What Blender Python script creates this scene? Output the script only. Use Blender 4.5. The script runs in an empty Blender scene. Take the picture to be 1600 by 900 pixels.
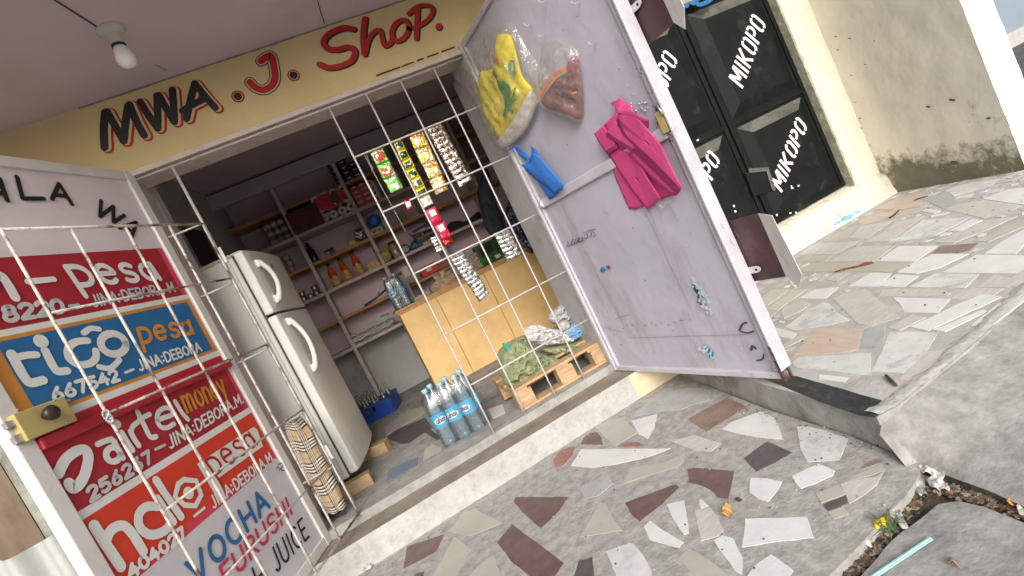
import bpy, bmesh, math, random
from mathutils import Vector, Matrix, noise
random.seed(7)
S = bpy.context.scene
COL = S.collection
V = Vector
# ------------------------------------------------------------------ camera, world, sun, exposure
FPX = 806.0
YAW, PITCH, ROLL = map(math.radians, (14.75, 4.6, -26.17))
CZ = 1.095
_f = V((math.sin(YAW)*math.cos(PITCH), math.cos(YAW)*math.cos(PITCH), -math.sin(PITCH)))
_r0 = V((math.cos(YAW), -math.sin(YAW), 0)); _u0 = _r0.cross(_f)
_c, _s = math.cos(ROLL), math.sin(ROLL)
_r = _r0*_c + _u0*_s; _u = _u0*_c - _r0*_s
CAM = V((0, 0, CZ))
cd = bpy.data.cameras.new('camera'); cam = bpy.data.objects.new('camera', cd); COL.objects.link(cam)
cd.sensor_width = 36; cd.sensor_fit = 'HORIZONTAL'; cd.lens = FPX/1600*36; cd.clip_start = .05; cd.clip_end = 300
cam.matrix_world = Matrix(((_r.x, _u.x, -_f.x, 0), (_r.y, _u.y, -_f.y, 0), (_r.z, _u.z, -_f.z, CZ), (0, 0, 0, 1)))
S.camera = cam
SUN_EL, SUN_AZ = math.radians(28), math.radians(193)     # azimuth clockwise from +Y
w = bpy.data.worlds.new("World"); S.world = w; w.use_nodes = True
nt = w.node_tree; bg = nt.nodes['Background']
sky = nt.nodes.new('ShaderNodeTexSky'); sky.sky_type = 'NISHITA'; sky.sun_disc = False
sky.sun_elevation = SUN_EL; sky.sun_rotation = SUN_AZ; sky.dust_density = 5; sky.ozone_density = .6; sky.air_density = 1.2
hs = nt.nodes.new('ShaderNodeHueSaturation'); hs.inputs['Saturation'].default_value = .5
nt.links.new(sky.outputs[0], hs.inputs['Color']); nt.links.new(hs.outputs[0], bg.inputs['Color'])
bg.inputs['Strength'].default_value = .15
sl = bpy.data.lights.new('sun', 'SUN'); so = bpy.data.objects.new('sun', sl); COL.objects.link(so)
sl.energy = 1.5; sl.angle = math.radians(30); sl.color = (1, .985, .98)
sd = V((math.sin(SUN_AZ)*math.cos(SUN_EL), math.cos(SUN_AZ)*math.cos(SUN_EL), math.sin(SUN_EL)))
so.rotation_euler = sd.to_track_quat('Z', 'Y').to_euler()
S.view_settings.view_transform = 'Standard'; S.view_settings.look = 'None'; S.view_settings.gamma = 1
S.view_settings.exposure = 0.36
S.render.engine = 'CYCLES'
S.cycles.max_bounces = 8; S.cycles.diffuse_bounces = 5; S.cycles.transparent_max_bounces = 16
S.cycles.transmission_bounces = 8; S.cycles.caustics_reflective = False; S.cycles.caustics_refractive = False

# ------------------------------------------------------------------ survey helpers: a sight line meets a real plane of the place
def ray(px, py): return (_f*FPX + _r*(px-800) + _u*(450-py))
class Plane:
    def __init__(s, p, n, ux):
        s.p = V(p); s.n = V(n).normalized(); s.ux = V(ux).normalized(); s.uy = s.n.cross(s.ux)
    def hit(s, px, py, off=0.0):
        d = ray(px, py); p0 = s.p + s.n*off
        return CAM + d*((p0-CAM).dot(s.n)/d.dot(s.n))
    def to2(s, q): q = q-s.p; return (q.dot(s.ux), q.dot(s.uy))
    def w(s, a, b, off=0.0): return s.p + s.ux*a + s.uy*b + s.n*off
    def p2(s, px, py): return s.to2(s.hit(px, py))
def PY(Y): return Plane((0, Y, 0), (0, -1, 0), (1, 0, 0))      # uy = up
def PZ(z): return Plane((0, 0, z), (0, 0, 1), (1, 0, 0))
def PX(X): return Plane((X, 0, 0), (-1, 0, 0), (0, -1, 0))
FAC = PY(2.8)
aL = math.radians(21.07); HL = V((-.69, 2.8, 0)); dL = V((-math.sin(aL), -math.cos(aL), 0))
LD = Plane(HL, (math.cos(aL), -math.sin(aL), 0), -dL)           # ux points to the hinge; face normal to +x
aR = math.radians(9.2); HR = V((1.09, 2.8, 0)); dR = V((math.sin(aR), -math.cos(aR), 0))
RD = Plane(HR, (-math.cos(aR), -math.sin(aR), 0), dR)
aG = math.radians(24.1); HG = V((-.51, 2.8, 0)); dG = V((-math.sin(aG), -math.cos(aG), 0))
GP = Plane(HG, (math.cos(aG), -math.sin(aG), 0), -dG)

# ------------------------------------------------------------------ materials
def L(c): return tuple(c)+(1,) if len(c) == 3 else c
def mat(name, col, rough=.6, metal=0, var=.12, scale=6, bump=0, bscale=80, dirt=None, damt=.5, dscale=3, dthr=.55, trans=0, alpha=1, spec=.5, coat=0, ior=1.45, emis=None, stretch=None, dstretch=None):
    m = bpy.data.materials.new(name); m.use_nodes = True; n = m.node_tree.nodes; l = m.node_tree.links
    b = n['Principled BSDF']
    b.inputs['Roughness'].default_value = rough; b.inputs['Metallic'].default_value = metal
    b.inputs['Specular IOR Level'].default_value = spec; b.inputs['Coat Weight'].default_value = coat
    b.inputs['Transmission Weight'].default_value = trans; b.inputs['Alpha'].default_value = alpha; b.inputs['IOR'].default_value = ior
    tc = n.new('ShaderNodeTexCoord'); src = tc.outputs['Object']
    def mp(st):
        if not st: return src
        q = n.new('ShaderNodeMapping'); q.inputs['Scale'].default_value = st; l.new(src, q.inputs[0]); return q.outputs[0]
    nz = n.new('ShaderNodeTexNoise'); nz.inputs['Scale'].default_value = scale; nz.inputs['Detail'].default_value = 8; nz.inputs['Roughness'].default_value = .65
    l.new(mp(stretch), nz.inputs['Vector'])
    mx = n.new('ShaderNodeMix'); mx.data_type = 'RGBA'
    mx.inputs[6].default_value = L([max(0, c*(1-var*1.6)) for c in col]); mx.inputs[7].default_value = L([min(1, c*(1+var*1.3)) for c in col])
    mr = n.new('ShaderNodeMapRange'); mr.inputs[1].default_value = .3; mr.inputs[2].default_value = .7
    l.new(nz.outputs['Fac'], mr.inputs[0]); l.new(mr.outputs[0], mx.inputs[0]); out = mx.outputs[2]
    if dirt:
        d = n.new('ShaderNodeTexNoise'); d.inputs['Scale'].default_value = dscale; d.inputs['Detail'].default_value = 10; d.inputs['Roughness'].default_value = .7
        l.new(mp(dstretch), d.inputs['Vector'])
        r = n.new('ShaderNodeMapRange'); r.inputs[1].default_value = dthr; r.inputs[2].default_value = dthr+.12; r.inputs[4].default_value = damt
        l.new(d.outputs['Fac'], r.inputs[0])
        m2 = n.new('ShaderNodeMix'); m2.data_type = 'RGBA'; m2.inputs[7].default_value = L(dirt)
        l.new(r.outputs[0], m2.inputs[0]); l.new(out, m2.inputs[6]); out = m2.outputs[2]
        rr = n.new('ShaderNodeMapRange'); rr.inputs[3].default_value = rough; rr.inputs[4].default_value = min(1, rough+.3)
        l.new(r.outputs[0], rr.inputs[0]); l.new(rr.outputs[0], b.inputs['Roughness'])
    l.new(out, b.inputs['Base Color'])
    if bump:
        bn = n.new('ShaderNodeTexNoise'); bn.inputs['Scale'].default_value = bscale; bn.inputs['Detail'].default_value = 6
        l.new(mp(stretch), bn.inputs['Vector'])
        bp = n.new('ShaderNodeBump'); bp.inputs['Strength'].default_value = bump; bp.inputs['Distance'].default_value = .01
        l.new(bn.outputs['Fac'], bp.inputs['Height']); l.new(bp.outputs[0], b.inputs['Normal'])
    if emis:
        b.inputs['Emission Color'].default_value = L(emis); b.inputs['Emission Strength'].default_value = 1
    m.diffuse_color = L(col)
    return m
def film(name, tint=(1, 1, 1), gloss=.16, milky=.1, rough=.08, bs=25, bd=.02):
    m = bpy.data.materials.new(name); m.use_nodes = True; n = m.node_tree.nodes; l = m.node_tree.links; n.clear()
    o = n.new('ShaderNodeOutputMaterial'); t = n.new('ShaderNodeBsdfTransparent'); t.inputs[0].default_value = L(tint)
    g = n.new('ShaderNodeBsdfGlossy'); g.inputs['Roughness'].default_value = rough
    d = n.new('ShaderNodeBsdfTranslucent'); d.inputs[0].default_value = (.8, .8, .78, 1)
    d2 = n.new('ShaderNodeBsdfDiffuse'); d2.inputs[0].default_value = (.9, .9, .88, 1)
    tc = n.new('ShaderNodeTexCoord'); nz = n.new('ShaderNodeTexNoise'); nz.inputs['Scale'].default_value = bs; nz.inputs['Detail'].default_value = 3
    bp = n.new('ShaderNodeBump'); bp.inputs['Strength'].default_value = .9; bp.inputs['Distance'].default_value = bd
    l.new(tc.outputs['Object'], nz.inputs['Vector']); l.new(nz.outputs['Fac'], bp.inputs['Height']); l.new(bp.outputs[0], g.inputs['Normal'])
    a = n.new('ShaderNodeMixShader'); a.inputs[0].default_value = .5; l.new(d.outputs[0], a.inputs[1]); l.new(d2.outputs[0], a.inputs[2])
    b = n.new('ShaderNodeMixShader'); b.inputs[0].default_value = milky; l.new(t.outputs[0], b.inputs[1]); l.new(a.outputs[0], b.inputs[2])
    fr = n.new('ShaderNodeLayerWeight'); fr.inputs['Blend'].default_value = .3; ma = n.new('ShaderNodeMath'); ma.operation = 'MULTIPLY_ADD'; ma.inputs[1].default_value = .18; ma.inputs[2].default_value = gloss
    l.new(fr.outputs['Fresnel'], ma.inputs[0])
    c = n.new('ShaderNodeMixShader'); l.new(ma.outputs[0], c.inputs[0]); l.new(b.outputs[0], c.inputs[1]); l.new(g.outputs[0], c.inputs[2])
    l.new(c.outputs[0], o.inputs[0]); return m
def foil(name, col, col2=None, rough=.28, metal=.85, sc=45, thr=.5, bs=90, bstr=1.0):
    m = bpy.data.materials.new(name); m.use_nodes = True; n = m.node_tree.nodes; l = m.node_tree.links; b = n['Principled BSDF']
    b.inputs['Roughness'].default_value = rough; b.inputs['Metallic'].default_value = metal
    tc = n.new('ShaderNodeTexCoord'); nz = n.new('ShaderNodeTexNoise'); nz.inputs['Scale'].default_value = sc; nz.inputs['Detail'].default_value = 3
    l.new(tc.outputs['Object'], nz.inputs['Vector'])
    r = n.new('ShaderNodeMapRange'); r.inputs[1].default_value = thr-.02; r.inputs[2].default_value = thr+.02; l.new(nz.outputs['Fac'], r.inputs[0])
    mx = n.new('ShaderNodeMix'); mx.data_type = 'RGBA'; mx.inputs[6].default_value = L(col); mx.inputs[7].default_value = L(col2 or col)
    l.new(r.outputs[0], mx.inputs[0]); l.new(mx.outputs[2], b.inputs['Base Color'])
    z = n.new('ShaderNodeTexNoise'); z.inputs['Scale'].default_value = bs; z.inputs['Detail'].default_value = 2; l.new(tc.outputs['Object'], z.inputs['Vector'])
    bp = n.new('ShaderNodeBump'); bp.inputs['Strength'].default_value = bstr; bp.inputs['Distance'].default_value = .006
    l.new(z.outputs['Fac'], bp.inputs['Height']); l.new(bp.outputs[0], b.inputs['Normal']); return m
M = {}
GR = (.12, .11, .095)
M['conc'] = mat('terrace concrete', (.36, .352, .335), .9, var=.22, scale=22, bump=.3, bscale=80, dirt=(.25, .235, .21), damt=.5, dscale=9, dthr=.56)
M['conc2'] = mat('yard concrete', (.31, .305, .298), .92, var=.22, scale=14, bump=.35, bscale=60, dirt=(.19, .175, .15), damt=.55, dscale=4, dthr=.54)
M['grout'] = mat('grey grout', (.43, .425, .41), .9, var=.14, scale=8, bump=.35, bscale=70, dirt=(.2, .19, .16), damt=.4, dscale=6, dthr=.6)
M['soil'] = mat('dirt', (.09, .07, .05), 1, var=.4, scale=30, bump=1, bscale=60, dirt=(.03, .025, .02), damt=.8, dscale=14)
M['kerbwhite'] = mat('whitewashed kerb', (.44, .44, .43), .85, var=.14, scale=14, bump=.8, bscale=45, dirt=(.26, .24, .21), damt=.8, dscale=7, dthr=.54)
M['kerbbrown'] = mat('shaded worn cement', (.26, .225, .185), .9, var=.2, scale=8, bump=.4, dirt=(.4, .38, .34), damt=.6, dscale=7, dthr=.6)
M['kerbgrey'] = mat('grey cement kerb', (.34, .335, .32), .9, var=.2, scale=9, bump=.5, dirt=(.16, .14, .11), damt=.7, dscale=6)
M['t_white'] = mat('white marble', (.66, .67, .67), .45, var=.06, scale=7, bump=.08, dirt=(.42, .42, .42), damt=.35, dscale=11, dthr=.6)
M['t_whitev'] = mat('veined marble', (.6, .61, .61), .45, var=.1, scale=12, dirt=(.36, .37, .38), damt=.7, dscale=13, dthr=.53)
M['t_grey'] = mat('grey marble', (.4, .41, .42), .5, var=.12, scale=9, dirt=(.3, .3, .31), damt=.5, dscale=8)
M['t_beige'] = mat('beige tile', (.44, .425, .375), .5, var=.06, scale=6, dirt=(.36, .33, .28), damt=.3, dscale=9)
M['t_sand'] = mat('sand marble', (.52, .505, .48), .5, var=.1, scale=5, stretch=(3, 14, 1), dirt=(.4, .36, .31), damt=.4, dscale=8)
M['t_peach'] = mat('peach tile', (.55, .45, .38), .5, var=.08, scale=4, stretch=(12, 2, 1))
M['t_maroon'] = mat('maroon tile', (.16, .10, .095), .45, var=.2, scale=14, dirt=(.27, .2, .18), damt=.5, dscale=26, dthr=.56)
M['t_brown'] = mat('brown tile', (.26, .19, .165), .5, var=.15, scale=12, dirt=(.3, .24, .2), damt=.4, dscale=20)
M['t_dark'] = mat('dark tile', (.105, .095, .095), .5, var=.15, scale=14, dirt=(.2, .18, .17), damt=.4, dscale=18)
M['t_black'] = mat('black granite', (.035, .038, .045), .35, var=.4, scale=45, dirt=(.13, .14, .15), damt=.8, dscale=30, dthr=.57)
M['t_blue'] = mat('blue grey tile', (.2, .25, .33), .45, var=.06, scale=6, dirt=(.3, .3, .3), damt=.3)
M['t_red'] = mat('red tile', (.3, .15, .12), .5, var=.1)
M['yellow'] = mat('yellow wall paint', (.62, .50, .26), .75, var=.07, scale=2.5, bump=.12, bscale=40, dirt=(.4, .28, .12), damt=.5, dscale=3, dthr=.62)
M['trim'] = mat('pale trim', (.56, .48, .44), .7, var=.1, scale=12, dirt=(.18, .12, .1), damt=.7, dscale=14, dthr=.62)
M['ceil'] = mat('lilac ceiling paint', (.56, .46, .50), .85, var=.05, scale=2, bump=.08, bscale=30, dirt=(.47, .36, .36), damt=.35, dscale=2.2, dthr=.55)
M['lilac'] = mat('lilac door paint', (.45, .445, .52), .42, var=.06, scale=2.2, bump=.3, bscale=16, dirt=(.34, .31, .345), damt=.65, dscale=4.5, dthr=.53, dstretch=(1, 1, .35))
M['lilacf'] = mat('lilac door edge paint', (.52, .505, .56), .45, var=.08, scale=8, bump=.15, bscale=30, dirt=(.27, .22, .21), damt=.6, dscale=9, dthr=.62)
M['pinkwhite'] = mat('pinkish white door paint', (.66, .6, .62), .5, var=.06, scale=4, bump=.1, bscale=20, dirt=(.5, .45, .46), damt=.5, dscale=5, dthr=.6)
M['whitepaint'] = mat('white door paint', (.66, .64, .61), .5, var=.07, scale=5, bump=.1, dirt=(.35, .32, .3), damt=.6, dscale=10, dthr=.64)
def paint(n, c, v=.09): return mat(n, c, .5, var=v, scale=6, bump=.06, bscale=50, dirt=tuple(min(1, x*.6+.05) for x in c), damt=.35, dscale=9, dthr=.6)
M['pred'] = paint('dark red sign paint', (.36, .018, .03)); M['pred2'] = paint('crimson sign paint', (.44, .02, .035)); M['ppink'] = paint('pinkish red sign paint', (.62, .05, .09))
M['pscar'] = paint('scarlet sign paint', (.62, .045, .02)); M['pblue'] = paint('blue sign paint', (.02, .14, .33)); M['porg'] = paint('orange sign paint', (.6, .25, .04))
M['pwhite'] = paint('white sign paint', (.7, .71, .68), .05); M['ppale'] = paint('pale lettering', (.52, .52, .52), .12); M['pblack'] = paint('black lettering', (.012, .012, .014), .2)
M['pletblue'] = paint('blue lettering', (.02, .13, .32)); M['pletred'] = paint('red lettering', (.55, .03, .08)); M['pshopred'] = paint('shop red lettering', (.42, .012, .012)); M['pnavy'] = paint('navy outline', (.03, .04, .12))
M['pgrey'] = paint('grey white panel paint', (.58, .57, .6), .05)
M['cabinred'] = mat('red steel rail', (.4, .02, .035), .4, var=.15, scale=10, dirt=(.15, .03, .03), damt=.6, dscale=12, dthr=.6)
M['bar'] = mat('white painted bar', (.50, .475, .47), .5, var=.1, scale=30, bump=.3, bscale=90, dirt=(.16, .1, .07), damt=.8, dscale=26, dthr=.61)
M['bargate'] = mat('chipped cream bar', (.58, .54, .49), .5, var=.12, scale=30, bump=.3, bscale=90, dirt=(.09, .055, .04), damt=.95, dscale=9, dthr=.49)
M['brass'] = mat('gold painted steel', (.45, .36, .14), .4, var=.06); M['darkmetal'] = mat('dark metal', (.05, .04, .03), .4, metal=.5)
M['steel'] = mat('bare steel', (.45, .43, .42), .35, metal=.7, var=.2, scale=20)
M['gateblack'] = mat('black gate paint', (.006, .008, .008), .55, spec=.25, var=.3, scale=5, bump=.1, dirt=(.03, .034, .03), damt=.7, dscale=6, dthr=.56)
M['gatestrip'] = mat('dusty gate pressing', (.085, .085, .075), .5, var=.35, scale=9, dirt=(.16, .15, .13), damt=.7, dscale=7, dthr=.5)
M['cream'] = mat('cream wall paint', (.68, .64, .53), .8, var=.05, scale=2.5, bump=.15, bscale=30, dirt=(.55, .48, .33), damt=.5, dscale=2.5, dthr=.58)
M['creamedge'] = mat('chipped greenish plaster', (.36, .36, .27), .85, var=.2, scale=14, bump=.6, bscale=40, dirt=(.6, .56, .44), damt=.7, dscale=14)
M['endwhite'] = mat('white wall end', (.8, .8, .77), .8, var=.03, bump=.3, bscale=30)
M['skywall'] = mat('blue grey far wall', (.22, .28, .34), .8, var=.05, scale=.6)
M['inner'] = mat('mauve interior paint', (.74, .61, .68), .85, var=.07, scale=2, bump=.1)
M['innergrey'] = mat('grey interior paint', (.48, .48, .49), .85, var=.1, scale=3, dirt=(.2, .19, .18), damt=.5)
M['innerceil'] = mat('interior ceiling', (.56, .46, .51), .9, var=.08, scale=3)
M['shelf'] = mat('pale shelf edge', (.55, .49, .47), .7, var=.12, scale=12, dirt=(.22, .16, .13), damt=.5, dscale=9)
M['plank'] = mat('orange wood plank', (.46, .22, .09), .6, var=.2, scale=6, stretch=(1, 8, 8))
M['ply'] = mat('yellow plywood', (.82, .56, .25), .55, var=.1, scale=3, bump=.05, dirt=(.45, .22, .07), damt=.5, dscale=5, dthr=.62)
M['plyedge'] = mat('plywood edge', (.52, .3, .12), .6, var=.15, scale=20)
M['plybrown'] = mat('brown plywood', (.15, .105, .07), .6, var=.2, scale=6, stretch=(4, 4, 1), dirt=(.2, .15, .11), damt=.4)
M['pallet'] = mat('pallet wood', (.50, .34, .19), .7, var=.18, scale=7, stretch=(1, 6, 6), bump=.3, dirt=(.3, .2, .11), damt=.5, dscale=6)
M['fridge'] = mat('fridge enamel', (.86, .87, .83), .3, var=.02, scale=2, dirt=(.5, .48, .4), damt=.25, dscale=4, dthr=.6, coat=.2)
M['fridgey'] = mat('yellowed fridge trim', (.62, .6, .42), .35, var=.03)
M['rubber'] = mat('dark seal', (.1, .1, .085), .7)
M['glossb'] = mat('black plastic', (.015, .015, .017), .3)

# ------------------------------------------------------------------ mesh helpers
class MB:
    def __init__(s): s.v = []; s.f = []; s.m = []; s.sm = []
    def quad(s, pts, mi=0, sm=False):
        k = len(s.v); s.v += [V(p) for p in pts]; s.f.append(tuple(range(k, k+len(pts)))); s.m.append(mi); s.sm.append(sm)
    def box8(s, c, mi=0):   # 4 bottom, 4 top
        k = len(s.v); s.v += [V(p) for p in c]
        for q in ((3, 2, 1, 0), (4, 5, 6, 7), (0, 1, 5, 4), (1, 2, 6, 5), (2, 3, 7, 6), (3, 0, 4, 7)):
            s.f.append(tuple(k+i for i in q)); s.m.append(mi); s.sm.append(False)
        return s
    def box(s, a, b, mi=0):
        x0, y0, z0 = [min(a[i], b[i]) for i in range(3)]; x1, y1, z1 = [max(a[i], b[i]) for i in range(3)]
        return s.box8([(x0, y0, z0), (x1, y0, z0), (x1, y1, z0), (x0, y1, z0), (x0, y0, z1), (x1, y0, z1), (x1, y1, z1), (x0, y1, z1)], mi)
    def pbox(s, P, a0, b0, a1, b1, o0, o1, mi=0):   # box in a plane's own axes
        a0, a1 = sorted((a0, a1)); b0, b1 = sorted((b0, b1)); o0, o1 = sorted((o0, o1))
        return s.box8([P.w(a0, b0, o0), P.w(a1, b0, o0), P.w(a1, b1, o0), P.w(a0, b1, o0), P.w(a0, b0, o1), P.w(a1, b0, o1), P.w(a1, b1, o1), P.w(a0, b1, o1)], mi)
    def obox(s, c, ax, ay, az, mi=0):
        c, ax, ay, az = V(c), V(ax), V(ay), V(az)
        return s.box8([c-ax-ay-az, c+ax-ay-az, c+ax+ay-az, c-ax+ay-az, c-ax-ay+az, c+ax-ay+az, c+ax+ay+az, c-ax+ay+az], mi)
    def tube(s, pts, r, n=8, mi=0, caps=True):
        pts = [V(p) for p in pts]; R = r if isinstance(r, (list, tuple)) else [r]*len(pts); k = len(s.v); prev = None
        for i, p in enumerate(pts):
            t = (pts[min(i+1, len(pts)-1)]-pts[max(i-1, 0)]).normalized()
            if prev is None: a = t.orthogonal().normalized()
            else: a = (prev - t*prev.dot(t)).normalized()
            prev = a; b = t.cross(a)
            for j in range(n):
                th = 2*math.pi*j/n; s.v.append(p + (a*math.cos(th)+b*math.sin(th))*R[i])
        for i in range(len(pts)-1):
            for j in range(n):
                s.f.append((k+i*n+j, k+i*n+(j+1) % n, k+(i+1)*n+(j+1) % n, k+(i+1)*n+j)); s.m.append(mi); s.sm.append(True)
        if caps:
            s.f.append(tuple(k+j for j in reversed(range(n)))); s.m.append(mi); s.sm.append(False)
            s.f.append(tuple(k+(len(pts)-1)*n+j for j in range(n))); s.m.append(mi); s.sm.append(False)
        return s
    def lathe(s, c, prof, n=16, axis=(0, 0, 1), mi=0, a0=0, a1=2*math.pi):
        c = V(c); ax = V(axis).normalized(); e1 = ax.orthogonal().normalized(); e2 = ax.cross(e1); k = len(s.v); full = abs(a1-a0-2*math.pi) < 1e-6
        nn = n if full else n+1
        for r, h in prof:
            for j in range(nn):
                th = a0+(a1-a0)*j/n; s.v.append(c+ax*h+(e1*math.cos(th)+e2*math.sin(th))*max(r, 1e-4))
        for i in range(len(prof)-1):
            for j in range(n):
                j2 = (j+1) % nn
                s.f.append((k+i*nn+j, k+i*nn+j2, k+(i+1)*nn+j2, k+(i+1)*nn+j)); s.m.append(mi); s.sm.append(True)
        return s
    def grid(s, fn, nu, nv, mi=0, sm=True, mif=None):
        k = len(s.v)
        for i in range(nu+1):
            for j in range(nv+1): s.v.append(V(fn(i/nu, j/nv)))
        for i in range(nu):
            for j in range(nv):
                s.f.append((k+i*(nv+1)+j, k+(i+1)*(nv+1)+j, k+(i+1)*(nv+1)+j+1, k+i*(nv+1)+j+1)); s.m.append(mif((i+.5)/nu, (j+.5)/nv) if mif else mi); s.sm.append(sm)
        return s
    def prism(s, pts, up, mi=0, side=None):    # pts world ring, extruded by vector up
        up = V(up); pts = [V(p) for p in pts]; n = len(pts)
        nrm = V((0, 0, 0))
        for i in range(n): nrm += pts[i].cross(pts[(i+1) % n])
        if nrm.dot(up) < 0: pts = pts[::-1]
        k = len(s.v); s.v += pts; s.v += [p+up for p in pts]
        s.f.append(tuple(k+i for i in reversed(range(n)))); s.m.append(mi); s.sm.append(False)
        s.f.append(tuple(k+n+i for i in range(n))); s.m.append(mi); s.sm.append(False)
        for i in range(n):
            s.f.append((k+i, k+(i+1) % n, k+n+(i+1) % n, k+n+i)); s.m.append(mi if side is None else side); s.sm.append(False)
        return s
def tag(o, label=None, cat=None, group=None, kind=None):
    if label: o['label'] = label
    if cat: o['category'] = cat
    if group: o['group'] = group
    if kind: o['kind'] = kind
    return o
def wloc(o):
    p = V((0, 0, 0))
    while o: p += o.location; o = o.parent
    return p
def obj(name, mb, mats, parent=None, loc=None, bevel=0, sub=0, solid=0, label=None):
    me = bpy.data.meshes.new(name); base = wloc(parent) + (V(loc)-wloc(parent) if loc is not None else V((0, 0, 0)))
    me.from_pydata([v-base for v in mb.v], [], mb.f)
    mats = mats if isinstance(mats, (list, tuple)) else [mats]
    for m in mats: me.materials.append(M[m] if isinstance(m, str) else m)
    for p, mi, sm in zip(me.polygons, mb.m, mb.sm): p.material_index = mi; p.use_smooth = sm
    me.validate(); me.update()
    o = bpy.data.objects.new(name, me); COL.objects.link(o); o.parent = parent
    o.location = base - wloc(parent)
    if solid: q = o.modifiers.new('solid', 'SOLIDIFY'); q.thickness = solid; q.offset = 0
    if bevel: q = o.modifiers.new('bevel', 'BEVEL'); q.width = bevel; q.segments = 2; q.limit_method = 'ANGLE'
    if sub: q = o.modifiers.new('sub', 'SUBSURF'); q.levels = sub; q.render_levels = sub
    if label: o['label'] = label
    return o
def thing(name, label, cat, loc, group=None):
    o = bpy.data.objects.new(name, None); COL.objects.link(o); o.location = V(loc); o.empty_display_size = .05
    return tag(o, label, cat, group)
def dup(root, loc, label=None, group=None):
    def cp(o, par):
        c = o.copy(); COL.objects.link(c); c.parent = par
        for ch in [x for x in o.children]: cp(ch, c)
        return c
    r = cp(root, None); r.location = V(loc)
    if label: r['label'] = label
    if group: r['group'] = group
    return r
def nz(p, s=1.0): return noise.noise(V(p)*s)

# ------------------------------------------------------------------ brush strokes (painted lettering)
def smooth(pts, k=5):
    if len(pts) < 3: return pts
    out = []
    for i in range(len(pts)-1):
        p0 = pts[max(i-1, 0)]; p1 = pts[i]; p2 = pts[i+1]; p3 = pts[min(i+2, len(pts)-1)]
        for j in range(k):
            t = j/k
            out.append(tuple(.5*((2*p1[a]) + (-p0[a]+p2[a])*t + (2*p0[a]-5*p1[a]+4*p2[a]-p3[a])*t*t + (-p0[a]+3*p1[a]-3*p2[a]+p3[a])*t**3) for a in (0, 1)))
    out.append(pts[-1]); return out
_k = [0]
def ribbon(mb, P, pts, wd, off, mi=0, cap='round', closed=False):
    """pts in the plane's 2-D metres"""
    q = [pts[0]]
    for p in pts[1:]:
        if math.dist(p, q[-1]) > 1e-5: q.append(p)
    pts = q
    if len(pts) < 2: return
    _k[0] = (_k[0]+1) % 6; off += _k[0]*.00016; n = len(pts); Ls, Rs = [], []
    for i, p in enumerate(pts):
        if closed: a = pts[i-1]; b = pts[(i+1) % n]
        else: a = pts[max(i-1, 0)]; b = pts[min(i+1, n-1)]
        dx, dy = b[0]-a[0], b[1]-a[1]; l = math.hypot(dx, dy) or 1; nx, ny = -dy/l, dx/l
        j = 1 + .07*nz((p[0]*60, p[1]*60, 3))
        h = wd/2*j
        Ls.append((p[0]+nx*h, p[1]+ny*h)); Rs.append((p[0]-nx*h, p[1]-ny*h))
    W = lambda c: P.w(c[0], c[1], off)
    rng = range(n) if closed else range(n-1)
    for i in rng:
        j = (i+1) % n; mb.quad([W(Rs[i]), W(Rs[j]), W(Ls[j]), W(Ls[i])], mi)
    if not closed and cap == 'round':
        for e, o2 in ((0, 1), (n-1, n-2)):
            p, c = pts[e], pts[o2]; th = math.atan2(p[1]-c[1], p[0]-c[0])
            mb.quad([W((p[0]+wd/2*math.cos(th+a), p[1]+wd/2*math.sin(th+a))) for a in [math.pi*(-.5+k/7) for k in range(8)]], mi)
def arc(cx, cy, rx, ry, a0, a1, n=10): return [(cx+rx*math.cos(math.radians(a0+(a1-a0)*i/n)), cy+ry*math.sin(math.radians(a0+(a1-a0)*i/n))) for i in range(n+1)]
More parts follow.
